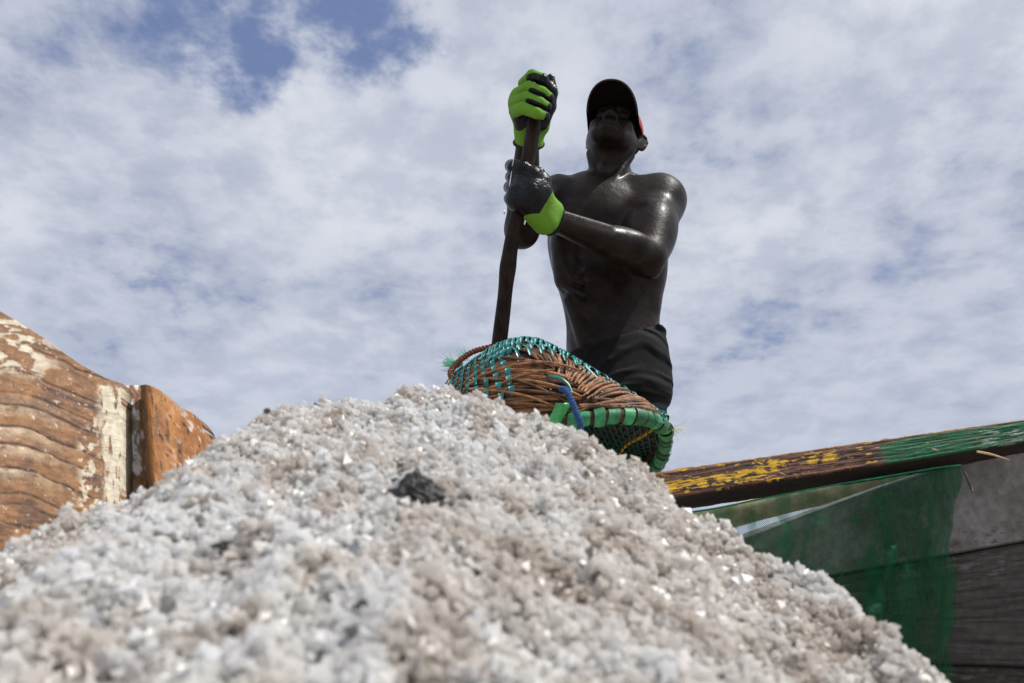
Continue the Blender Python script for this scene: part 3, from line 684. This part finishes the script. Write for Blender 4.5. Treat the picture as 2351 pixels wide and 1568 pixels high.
# diamond net of strapping seen inside through the mouth
parts_g = []; parts_y = []
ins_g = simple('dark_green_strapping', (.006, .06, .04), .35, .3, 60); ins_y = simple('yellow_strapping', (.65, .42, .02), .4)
for dr in (-1, 1):
    for i in range(-6, 40):
        s0 = i/34; pts = [(s0+dr*.16*f, .9*f) for f in np.linspace(0, 1, 10) if 0 <= s0+dr*.16*f <= 1]
        if len(pts) < 3: continue
        a = np.array(pts); pp = S_(a[:, 0], a[:, 1], -.013+.0015*dr, True)
        (parts_y if dr > 0 and i in (19, 27) else parts_g).append(tube_vf(pp, .0032 if i not in (19, 27) else .0042, 5))
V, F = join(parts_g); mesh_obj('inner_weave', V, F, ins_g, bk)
if parts_y: V, F = join(parts_y); mesh_obj('yellow_weave', V, F, ins_y, bk)
def fray(name, c, dirs, n_, ln, r, mat, curl=.4):
    ps = []
    for i in range(n_):
        dv = np.array(dirs, float)+rng.normal(size=3)*curl; dv /= np.linalg.norm(dv); p = np.array(c)+rng.normal(size=3)*.003; l_ = ln*random.uniform(.4, 1)
        cv = rng.normal(size=3)*.5; ps.append(tube_vf(spline([p, p+dv*l_*.5+cv*l_*.15, p+dv*l_+cv*l_*.4], 6), r, 3, False))
    V, F = join(ps); return mesh_obj(name, V, F, mat, bk)
fib = simple('green_fibre', (.09, .62, .33), .6, .2, 50)
fray('frayed_fibre', P(1050, 842, 1.61), (-.9, -.1, .25), 60, .035, .0004, fib, .35); fray('frayed_fibre', P(1060, 838, 1.615), (-1, 0, .1), 50, .038, .0005, fib, .18)
fray('frayed_fibre', P(1072, 822, 1.61), (-.5, 0, .5), 30, .03, .0004, fib, .4)
fray('frayed_fibre', P(1541, 985, 1.50), (1, -.2, -.35), 30, .03, .0003, simple('yellow_fibre', (.6, .58, .3), .6), .3)

# ================================================================== MAN
man = empty('person', (.3, 2.08, 0))
tag(man, 'shirtless man in dark cap, black shorts and green gloves gripping a wooden pole', 'person')
YAW = RAD(14)
B = Field((-.10, 1.42, -.01), (.62, 2.42, 1.95), .0042)
rows = [(412, 1335, 1470, 2.05, .060), (432, 1290, 1520, 2.04, .078), (470, 1268, 1535, 2.03, .105), (520, 1258, 1532, 2.03, .118), (570, 1256, 1536, 2.04, .116), (630, 1268, 1534, 2.05, .108), (690, 1288, 1521, 2.06, .10), (745, 1299, 1515, 2.07, .097), (800, 1300, 1520, 2.08, .105), (860, 1302, 1524, 2.09, .115), (910, 1306, 1524, 2.09, .112)]
def lrows(rows, grow=0.):
    z, cx, cy, a, b = [], [], [], [], []
    for y, x0, x1, Y_, bb in rows:
        p0 = P(x0, y, Y_); p1 = P(x1, y, Y_); z.append((p0[2]+p1[2])/2); cx.append((p0[0]+p1[0])/2); cy.append(Y_); a.append((p1[0]-p0[0])/2+grow); b.append(bb+grow)
    return z, cx, cy, a, b
B.loft(*lrows(rows), YAW, .02)
# head frame
hc = P(1408, 314, 1.98)
vd = hc-np.array((0, 0, H)); vd /= np.linalg.norm(vd)
def rot(ax, an):
    ax = np.array(ax, float)/np.linalg.norm(ax); K = np.array([[0, -ax[2], ax[1]], [ax[2], 0, -ax[0]], [-ax[1], ax[0], 0]]); return np.eye(3)+math.sin(an)*K+(1-math.cos(an))*K@K
HR = rot(vd, RAD(14))@rot((0, 0, 1), -RAD(19))@rot((1, 0, 0), -RAD(12))
HS = .945
hp = lambda x, y, z: hc+HR@(np.array((x, y, z))*HS)
def Bh(c, rad, R=None, k=.01, op='add'): B.ell(c, np.array(rad)*HS, R, k, op)
Bh(hp(0, .012, .022), (.077, .095, .093), HR, .01)
Bh(hp(0, -.034, -.034), (.070, .060, .062), HR, .02)
Bh(hp(0, -.066, -.060), (.042, .034, .036), HR, .025)
for sx in (-1, 1):
    B.cap(hp(sx*.063, .006, -.030), hp(sx*.034, -.072, -.076), .018, .017, .026)
    Bh(hp(sx*.044, -.066, -.022), (.020, .018, .017), HR, .018)
    B.cap(hp(sx*.012, -.088, .030), hp(sx*.045, -.078, .028), .010, .009, .02)
    Bh(hp(sx*.033, -.108, .004), (.015, .014, .011), HR, .014, 'sub')
    Bh(hp(sx*.032, -.082, .003), (.014, .013, .012), HR, .004)
    B.cap(hp(sx*.019, -.089, .0015), hp(sx*.046, -.084, .0015), .006, .005, .004)
    Bh(hp(sx*.0145, -.106, -.030), (.0105, .0125, .0095), HR, .007)
    er = HR@rot((0, 0, 1), -sx*RAD(38 if sx > 0 else 6)); eo = .0 if sx > 0 else .009
    e0_ = hp(sx*(.084-eo), .020, -.002); ep = lambda a, b, c: e0_+er@(np.array((sx*a, b, c))*HS)
    Bh(ep(.003, .004, .001), (.0078, .0215, .0315), er, .004)
    hx = [(.002, -.012, .004), (.006, -.013, .020), (.009, -.002, .031), (.011, .012, .027), (.011, .020, .012), (.009, .018, -.006), (.006, .009, -.021), (.003, -.002, -.029)]
    B.chain([ep(*q) for q in hx], [.0035, .0042, .0044, .0044, .0043, .0040, .0045, .0052], .003)
    B.chain([ep(*q) for q in ((.005, -.002, .018), (.007, .010, .010), (.006, .008, -.008), (.003, -.004, -.014))], [.003, .0035, .0035, .0035], .003)
B.cap(hp(0, -.096, .012), hp(0, -.116, -.022), .0085, .011, .008)
Bh(hp(0, -.112, -.027), (.016, .014, .0110), HR, .008)
Bh(hp(0, -.102, -.0585), (.031, .016, .0092), HR, .004); Bh(hp(0, -.099, -.0755), (.028, .017, .0100), HR, .004)
B.cap(hp(-.026, -.096, -.0668), hp(.026, -.096, -.0668), .0022, .0022, .003, 'sub') ; B.cap(hp(0, -.112, -.0665), hp(-.02, -.108, -.067), .002, .002, .003, 'sub'); B.cap(hp(0, -.112, -.0665), hp(.02, -.108, -.067), .002, .002, .003, 'sub')
for sx in (-1, 1): Bh(hp(sx*.0085, -.112, -.0405), (.0035, .005, .0035), HR, .003, 'sub')
Bh(hp(0, -.086, -.088), (.022, .016, .014), HR, .014)
# neck
nb_ = P(1397, 442, 2.02)
B.cap(hp(0, .022, -.065), nb_+np.array((0, .01, 0)), .059, .062, .015)
B.cap(hp(0, .05, -.05), nb_+np.array((0, .05, -.02)), .050, .06, .02)
for sx in (-1, 1): B.cap(hp(sx*.062, .02, -.06), P(1384, 440, 1.940)+np.array((sx*.014, 0, 0)), .015, .011, .007)
B.cap(P(1386, 385, 1.955), P(1386, 402, 1.96), .010, .010, .02)
# shoulders
shL = P(1518, 455, 2.01); shR = P(1277, 452, 2.00)
for sh, sx in ((shL, 1), (shR, -1)):
    B.cap(nb_+np.array((sx*.03, .065, .012)), sh+np.array((-sx*.01, .035, .028)), .026, .028, .010)
    B.cap(P(1386, 440, 1.945)+np.array((sx*.018, 0, 0)), sh+np.array((-sx*.01, -.03, .034)), .012, .0115, .008)
B.ell(shL+np.array((.0, -.003, -.006)), (.056, .058, .062), None, .03); B.cap(P(1470, 440, 1.985), shL+np.array((-.004, -.012, -.01)), .038, .048, .04)
B.ell(shR+np.array((.005, -.005, -.004)), (.058, .060, .062), None, .025)
for x_, y_, Y_ in ((1322, 427, 1.975), (1462, 415, 1.99)): B.ell(P(x_, y_, Y_), (.026, .016, .013), None, .014, 'sub')
# pectorals, ribs, abdomen
RY = rot((0, 0, 1), YAW)
tf = lambda x, y, dx, Y_: P(x, y, Y_)+RY@np.array((dx, 0, 0))
B.ell(P(1330, 505, 1.950), (.076, .038, .058), RY, .016); B.ell(P(1440, 505, 1.970), (.078, .038, .060), RY, .016)
B.cap(P(1297, 560, 1.975), P(1300, 640, 2.0), .03, .03, .03); B.cap(P(1500, 600, 2.01), P(1490, 700, 2.04), .03, .02, .03)
for i, y in enumerate((610, 655, 700)):
    for x in (1350, 1396): B.ell(P(x, y, 1.962+.011*i+.0003*(x-1350)), (.030, .018, .030), RY, .016)
B.ell(P(1350, 742, 1.975), (.006, .010, .009), RY, .008, 'sub')
B.cap(P(1310, 690, 1.99), P(1345, 790, 1.985), .02, .02, .02); B.cap(P(1300, 600, 1.96), P(1318, 640, 1.962), .012, .008, .014)
for i in range(4): B.cap(P(1286+4*i, 578+26*i, 1.985), P(1334+3*i, 598+27*i, 1.948), .010, .008, .007)
# left arm (right in the picture)
elL = P(1484, 590, 1.85); wrL = P(1272, 506, 1.655)
B.cap(shL+np.array((-.006, 0, -.015)), elL, .061, .045, .06); B.ell((shL*.38+elL*.62)+np.array((-.008, -.006, .0)), (.050, .046, .080), rot((0, 1, 0), RAD(15)), .08)
B.cap(shL*.7+elL*.3+np.array((.012, .01, 0)), elL+np.array((.014, .012, .01)), .042, .034, .03)
fm = elL*.62+wrL*.38
B.chain([elL, fm, wrL], [.043, .041, .0265], .02); B.ell(elL*.75+wrL*.25+np.array((0, -.006, .006)), (.062, .040, .038), None, .03)
B.cap(elL+np.array((.006, .022, -.014)), elL+np.array((-.02, .0, -.018)), .030, .03, .02)
B.cap(elL*.55+wrL*.45+np.array((0, -.030, .018)), wrL+np.array((.01, -.016, .012)), .012, .008, .008); B.cap(elL+np.array((.004, -.03, .004)), elL*.6+wrL*.4+np.array((0, -.024, -.016)), .016, .012, .010)
B.ell(elL+np.array((.016, .018, -.034)), (.020, .020, .018), None, .012)
B.cap(shL+np.array((-.045, -.030, .004)), shL*.45+elL*.55+np.array((-.038, -.018, 0)), .016, .018, .014)
# right arm
elR = P(1198, 527, 1.80); wrR = P(1212, 322, 1.598)
B.cap(shR, elR, .050, .040, .03); B.ell(shR*.5+elR*.5+np.array((.0, -.01, .01)), (.042, .046, .060), None, .03)
B.chain([elR, elR*.62+wrR*.38, wrR], [.041, .040, .027], .02); B.cap(elR+np.array((0, .01, -.01)), elR+np.array((-.002, -.03, -.004)), .034, .036, .02)
# legs
hipL = P(1468, 880, 2.09); hipR = P(1350, 880, 2.10)
knL = P(1452, 1035, 2.04); knR = np.array((hipR[0]-.03, 2.0, .50)); knL[2] = .52 if knL[2] < .45 else knL[2]
for h_, kn, sx in ((hipL, knL, 1), (hipR, knR, -1)):
    B.chain([h_, (h_+kn)/2, kn], [.074, .068, .052], .03); an = np.array((kn[0]-.01+.02*sx, kn[1]+.13, .09)); B.chain([kn, kn*.65+an*.35+np.array((0, .02, 0)), an], [.052, .05, .034], .02)
    B.cap(an+np.array((0, .03, -.045)), an+np.array((sx*.02, -.14, -.055)), .036, .03, .02)
    for i in range(5): B.cap(an+np.array((sx*.02+(i-2)*.018*sx, -.14, -.062)), an+np.array((sx*.02+(i-2)*.020*sx, -.185+.006*i, -.070)), .013, .011, .006)
V, F = B.mesh(); V = relax(V, F, 1); del B
m, t, b, out = new_mat('skin'); co = t.new('ShaderNodeTexCoord').outputs['Object']
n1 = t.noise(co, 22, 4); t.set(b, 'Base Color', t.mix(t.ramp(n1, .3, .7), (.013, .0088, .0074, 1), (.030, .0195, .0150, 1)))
wet = t.noise(co, 14, 4); t.set(b, 'Roughness', t.ramp(wet, .35, .65, .34, .46)); t.set(b, 'Specular IOR Level', .15)
t.set(b, 'Coat Weight', t.ramp(wet, .4, .7, .08, .0)); t.set(b, 'Coat Roughness', .22)
vo = t.new('ShaderNodeTexVoronoi', {'Vector': co, 'Scale': 190.0}, feature='F1'); drp = t.ramp(vo.outputs['Distance'], .32, .10)
drp = t.math('MULTIPLY', drp, t.ramp(t.new('ShaderNodeSeparateColor', {0: vo.outputs['Color']}).outputs[0], .62, .66))
bmp = t.new('ShaderNodeBump', {'Height': t.noise(co, 260, 4), 'Strength': .2, 'Distance': .0015, 'Normal': t.new('ShaderNodeBump', {'Height': t.noise(co, 34, 4, .6), 'Strength': .5, 'Distance': .004}).outputs[0]}); bmp2 = t.new('ShaderNodeBump', {'Height': drp, 'Strength': .28, 'Distance': .0014, 'Normal': bmp.outputs[0]})
t.set(b, 'Normal', bmp2.outputs[0]); skin = m
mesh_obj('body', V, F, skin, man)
# shorts
Sh = Field((.02, 1.85, .30), (.56, 2.32, 1.2), .0035)
def wr_(p):
    x, y, z = p[..., 0], p[..., 1], p[..., 2]
    q_ = z+.30*(x-.38)**2*4-.10*np.clip(x-.25, 0, 1)+.15*(y-1.98); wp = vn3(p*9)*2.6+vn3(p*26)*.7
    r_ = np.sin(q_*150+wp*3.2); r2 = np.sin(q_*83+wp*2+1.3)
    w_ = np.clip(vn3(p*11+5)*2.4-.6, 0, 1.4)
    return -1.7*(.0022*np.clip(r_, -.2, 1)**2*w_+.0032*np.clip(r2, 0, 1)**2*np.clip(vn3(p*8+15)*2.4-.8, 0, 1.2))
rows_s = [(700, 1291, 1517, 2.065, .100), (742, 1294, 1518, 2.07, .101), (770, 1293, 1524, 2.075, .107), (810, 1294, 1531, 2.08, .118), (860, 1296, 1534, 2.09, .126), (905, 1300, 1534, 2.09, .125), (930, 1310, 1530, 2.09, .12)]
Sh.loft(*lrows(rows_s, .004), YAW, .01, extra=wr_)
for h_, kn in ((hipL, knL), (hipR, knR)):
    a_ = h_; e_ = h_*.25+kn*.75; R0, R1 = .086, .074
    sl_, p = Sh.sub(np.minimum(a_, e_)-.1, np.maximum(a_, e_)+.1, .03); ab = e_-a_; tt = np.clip(((p-a_)@ab)/(ab@ab), 0, 1)
    dd = np.linalg.norm(p-a_-tt[..., None]*ab, axis=-1)-(R0+(R1-R0)*tt)+wr_(p); Sh.comb(sl_, dd.astype(np.float32), .02)
sl_, p = Sh.sub((0, 1.8, .2), (.6, 2.4, 1.3), .0)
wl = P(1298, 800, 1.98); wr2 = P(1516, 754, 2.05); sx_ = (wr2[2]-wl[2])/(wr2[0]-wl[0])
top = p[..., 2]-(wl[2]+(p[..., 0]-wl[0])*sx_+(p[..., 1]-2.0)*.12-.012*np.sin((p[..., 0]-wl[0])/(wr2[0]-wl[0])*3.1))
hemz = hipL[2]*.25+knL[2]*.75-.0
Sh.v[sl_] = np.maximum(Sh.v[sl_], np.maximum(top, (hemz)-p[..., 2]))
V, F = Sh.mesh(); del Sh
cloth = simple('black_cotton', (.011, .0118, .0122), .7, .3, 30, .5, 900, Specular_IOR_Level=.15)
mesh_obj('shorts', V, F, cloth, man)
# cap
cap_ = empty('cap', tuple(hc-parent_world(man))); cap_.parent = man
red = simple('red_cap_cloth', (.42, .055, .035), .8, .15, 60, .5, 900)
cw = empty_mesh = None
th, ph = np.meshgrid(np.linspace(0, RAD(93), 26), np.linspace(0, 2*np.pi, 60, endpoint=False), indexing='ij')
ct = np.array((.003, .014, .024)); rad_ = np.array((.088, .106, .098))
zz_ = np.cos(th)
loc_ = np.stack([np.sin(th)*np.cos(ph), np.sin(th)*np.sin(ph), zz_], -1)*rad_+ct
loc_[..., 2] = np.where(loc_[..., 1] < .03, np.maximum(loc_[..., 2], .040-2.9*loc_[..., 0]**2), loc_[..., 2])
def cap_mesh(name, L3, faces, mat, th_=.0025):
    o = mesh_obj(name, (L3.reshape(-1, 3)@HR.T)*HS+hc, faces, mat, cap_); o.modifiers.new('thick', 'SOLIDIFY').thickness = th_; return o
cap_mesh('crown', loc_, grid_faces(26, 60, True), red)
inn_ = (loc_[8:]-ct)*np.array((.955, .965, .97))+ct; inn_[-1, :, 2] = np.minimum(inn_[-1, :, 2], .018)
cap_mesh('lining', inn_, grid_faces(18, 60, True), simple('dark_cap_lining', (.012, .008, .008), .85, Specular_IOR_Level=.05), .001)
bt = ct+(hp(0, 0, .13)-hc)@HR*0+np.array((0, 0, .0985)); cap_mesh('button', np.stack([np.stack([.007*np.cos(ph[0])*q_+bt[0], .007*np.sin(ph[0])*q_+bt[1], bt[2]+.003*(1-q_)+0*ph[0]], -1) for q_ in (.01, .7, 1)]), grid_faces(3, 60, True), red)
nu, nv = 61, 16; L3 = np.zeros((nu, nv, 3))
for i in range(nu):
    u = -1+2*i/(nu-1); an = u*RAD(82)
    inn = np.array((math.sin(an)*.081, .014-math.cos(an)*.100))
    out_ = np.array((math.copysign(abs(math.sin(an))**.85, an)*.077, -.045-.156*max(0, math.cos(an))**.60))
    for j in range(nv):
        v = j/(nv-1); xy = inn*(1-v)+out_*v
        L3[i, j] = (xy[0], xy[1], .032-.012*v-3.6*xy[0]**2*(.75+.25*v))
cap_mesh('brim', L3, grid_faces(nu, nv), simple('black_brim_cloth', (.009, .006, .006), .85, .2, 60, .3, 700, Specular_IOR_Level=.05), .004)
ed = np.vstack([L3[:, -1]]); tube('brim_piping', (ed@HR.T)*HS+hc, .0022, simple('brim_piping', (.05, .028, .02), .8), cap_, 6)
cap_mesh('sweatband', np.stack([np.stack([.0815*np.sin(ph[0]), .014-.1015*np.cos(ph[0]), .026+0*ph[0]], -1), np.stack([.0815*np.sin(ph[0]), .014-.1015*np.cos(ph[0]), .004+0*ph[0]], -1)]), grid_faces(2, 60, True), bpy.data.materials['black_brim_cloth'], .002)
# gloves
gmat, t, b, out = new_mat('dipped_glove'); co = t.new('ShaderNodeTexCoord').outputs['Object']
ca = t.new('ShaderNodeAttribute', attribute_name='coat_shade').outputs['Fac']
k = t.ramp(t.math('ADD', ca, t.math('MULTIPLY', t.math('SUBTRACT', t.noise(co, 90, 3), .5), .18)), .47, .53)
t.set(b, 'Base Color', t.mix(k, (.165, .37, .035, 1), (.006, .008, .0095, 1))); t.set(b, 'Specular IOR Level', .28); t.set(b, 'Roughness', t.ramp(k, 0, 1, .85, .26)); 
bp = t.new('ShaderNodeBump', {'Height': t.noise(co, 330, 3), 'Strength': .35, 'Distance': .0012, 'Normal': t.new('ShaderNodeBump', {'Height': t.noise(co, 75, 3, .6, 1.2), 'Strength': .5, 'Distance': .005}).outputs[0]}); t.set(b, 'Normal', bp.outputs[0])
def coat_shade_of(V, blobs, planes=()):
    m = np.full(len(V), 0.)
    for c, r in blobs: m = np.maximum(m, .5+(r-np.linalg.norm(V-np.array(c), axis=1))/.012)
    return np.clip(m, 0, 1)
pole_pts = [(1236, 196, 1.50), (1229, 240, 1.515), (1222, 290, 1.53), (1213, 345, 1.545), (1202, 410, 1.565), (1188, 490, 1.595), (1176, 560, 1.625), (1168, 625, 1.65), (1160, 700, 1.68), (1148, 790, 1.72), (1140, 850, 1.74), (1128, 930, 1.78)]
def ax_pole(y):
    a = np.array(pole_pts); return P(np.interp(y, a[:, 1], a[:, 0]), y, np.interp(y, a[:, 1], a[:, 2]))
G = Field((-.03, 1.38, 1.15), (.15, 1.68, 1.52), .0022)
# upper fist: four fingers over the front of the pole, thumb up the right side
fr = .0128
fing = [((1203, 192), (1222, 173), (1246, 181), (1256, 196)), ((1190, 215), (1214, 200), (1245, 212), (1262, 224)), ((1186, 236), (1207, 224), (1240, 236), (1257, 245)), ((1182, 256), (1200, 248), (1232, 260), (1253, 266))]
chains_ = []
for i, f in enumerate(fing):
    (ax_, ay), (bx, by), (cx_, cy_), (dx_, dy_) = f
    base = ax_pole(230)[1]; ch_ = [P(ax_, ay, base+.012), P(bx, by, base-.024), P(cx_, cy_, base-.036), P(dx_, dy_, base-.018)]; chains_.append(spline(ch_, 24))
    G.chain([P(ax_, ay, base+.012), P(bx, by, base-.024), P(cx_, cy_, base-.036), P(dx_, dy_, base-.018)], [.0145, fr+.001, fr-.0002, fr-.0018-(.001 if i == 3 else 0)], .0028)
G.ell(P(1203, 240, 1.552), (.031, .026, .050), rot((0, 1, 0), RAD(10)), .012)
G.cap(P(1192, 235, 1.540), P(1206, 290, 1.575), .026, .026, .016); G.cap(P(1232, 280, 1.565), P(1218, 318, 1.59), .024, .026, .018)
G.chain([P(1243, 285, 1.545), P(1262, 245, 1.52), P(1268, 212, 1.508), P(1264, 180, 1.50)], [.018, .0145, .013, .0105], .007)
G.cap(P(1243, 290, 1.57), P(1255, 230, 1.55), .02, .018, .012)
G.cap(P(1214, 305, 1.588), P(1214, 334, 1.602), .033, .0345, .014)
def trim(G, c, ax_):
    ax_ = ax_/np.linalg.norm(ax_); g = np.stack(np.meshgrid(*[G.lo[i]+G.h*np.arange(G.n[i]) for i in range(3)], indexing='ij'), -1); G.v = np.maximum(G.v, ((g-c)@ax_).astype(np.float32))
trim(G, P(1214, 329, 1.600), elR-wrR)
V, F = G.mesh(); keepz = P(1214, 330, 1.552)
base = ax_pole(230)[1]
blobs = [(P(1264, y, 1.505), .017) for y in range(170, 290, 8)]+[(P(1270, y, 1.53), .02) for y in range(175, 280, 10)]
blobs += [(P(1256, 186, base-.028), .016), (P(1268, 228, base-.02), .0125), (P(1262, 248, base-.02), .0125), (P(1257, 268, base-.02), .0125), (P(1246, 168, base-.03), .0085)]
blobs += [(q+np.array((0, -.006, -.0125)), .0115) for q in chains_[0][6:]]+[(chains_[0][k_]+np.array((.002, -.008, 0)), .0125) for k_ in (18, 20, 22, 23)]
blobs += [(q+np.array((0, -.006, -.0145)), .0072) for c_ in chains_[1:3] for q in c_[9:]]  # shadow gaps between the fingers, painted black into the glove colour
blobs += [(P(1208, 283, 1.530), .023), (P(1218, 290, 1.52), .019), (P(1240, 276, 1.525), .026), (P(1194, 271, 1.542), .021), (P(1198, 286, 1.56), .018), (P(1175, 216, 1.55), .013), (P(1226, 284, 1.52), .022), (P(1244, 292, 1.53), .014)]
glv = mesh_obj('glove', V, F, gmat, man, vals={'coat_shade': coat_shade_of(V, blobs)})
cuffm = simple('black_cuff_elastic', (.012, .012, .013), .8, .2, 50, .5, 800)
def ring(c, axis, r1, r2, r, name='cuff_band', par=None):
    axis = np.array(axis, float)/np.linalg.norm(axis); u = np.cross(axis, (0, 1, 0)); u /= np.linalg.norm(u); w_ = np.cross(axis, u)
    a = np.linspace(0, 2*np.pi, 41); p = np.array(c)+r1*np.cos(a)[:, None]*u+r2*np.sin(a)[:, None]*w_
    return tube(name, p, r, cuffm, par, 8)
ring(P(1214, 329, 1.600), elR-wrR, .0345, .0345, .0045, par=glv)
for q in ((1187, 208, 1.505, .010, .006), (1176, 236, 1.512, .0045, .006)):
    pass
# lower fist: thenar and thumb on the near side, finger ends showing at the left
G = Field((-.08, 1.44, .88), (.16, 1.76, 1.30), .0022)
py = 1.575
for i, (x, y) in enumerate(((1173, 381), (1173, 406), (1169, 430), (1170, 456))):
    r_ = .0125+(.001 if i == 0 else 0)
    G.chain([P(1238-4*i, 398+17*i, py+.055), P(1195-3*i, y, py+.052), P(x+1, y, py+.02), P(x+6, y+2, py-.012), P(x+20, y+6, py-.022)], [.015, .0135, r_+.0012, r_+.0012, r_], .005)
G.cap(P(1185, 440, py-.022), P(1188, 462, py-.018), .018, .016, .014)
G.ell(P(1215, 434, py-.016), (.037, .026, .042), rot((0, 1, 0), RAD(-20)), .014)
G.chain([P(1246, 440, py-.004), P(1226, 402, py-.022), P(1200, 384, py-.026), P(1186, 378, py-.022)], [.022, .0175, .0145, .012], .009)
G.cap(P(1222, 452, py+.008), P(1190, 458, py-.012), .030, .022, .018); G.cap(P(1240, 420, py+.03), P(1232, 462, py+.03), .028, .03, .02)
G.cap(P(1235, 466, py+.02), P(1290, 517, 1.685), .036, .0375, .018); G.cap(P(1200, 468, py-.004), P(1250, 510, 1.62), .022, .030, .02)
trim(G, P(1270, 504, 1.652), elL-wrL)
V, F = G.mesh()
wv = P(1268, 503, 1.65); av = wv-P(1222, 440, py); av /= np.linalg.norm(av)
dist = (V-P(1222, 440, py))@av; sp_ = P(1225, 455, py-.02)
cdir = np.array((1.0, .0, -.55)); cdir /= np.linalg.norm(cdir)
pl_ = (V-P(1215, 480, py-.03))@np.array((.12, .10, -.98)); p2 = (V-P(1252, 468, py))@np.array((.85, .25, -.45))
coat_shade = .5-np.maximum(pl_*.9, p2-.0)/.012
glv2 = mesh_obj('glove', V, F, gmat, man, vals={'coat_shade': np.clip(coat_shade, 0, 1)})
ring(P(1270, 504, 1.652), elL-wrL, .0365, .0365, .0045, par=glv2)
# pole
pp = spline([P(*q) for q in pole_pts], 120); i_ = np.arange(120)
pr = .0168+.0016*(fbm(i_/14, i_*0+4, 2)-.5)+.0012*sstep(60, 110, i_)+.002*np.exp(-((i_-74)/4.)**2)
pp = pp+np.c_[.0035*np.sin(i_/17.), 0*i_, 0*i_]
V, F = tube_vf(pp, pr, 20); polem = simple('dark_wet_pole', (.020, .011, .007), .55, .7, 60, 1., 220, stretch=(1, 1, .08), Specular_IOR_Level=.2)
po = mesh_obj('wooden_pole', V, F, polem); tag(po, 'long dark wooden pole held upright in both green gloves above the basket', 'pole')
# drops of brine thrown off the gloves
dmm = simple('brine', (.75, .78, .8), .08, 0, 1, 0); dmm.node_tree.nodes['Principled BSDF'].inputs['Transmission Weight'].default_value = .5 if 'Principled BSDF' in dmm.node_tree.nodes else 0
for a, b2, r_ in (((1180, 362), (1176, 382), .0009), ((1175, 392), (1169, 428), .0011), ((1204, 516), (1206, 506), .0018), ((1159, 482), (1157, 492), .0026)):
    o = tube('water_drop', spline([P(*a, 1.50), P(*b2, 1.50)], 8), np.array([.3, .6, .8, .9, 1, 1, .8, .3])*r_, dmm, None, 8)
    lb = {1180: 'thin streak of brine falling beside the upper edge of the lower glove', 1175: 'longer thin brine streak in front of the black finger tips', 1204: 'round brine drop under the green cuff of the lower glove', 1159: 'blurred brine drop left of the pole below the lower glove'}[a[0]]
    tag(o, lb, 'water drop', 'brine drops falling from the gloves')
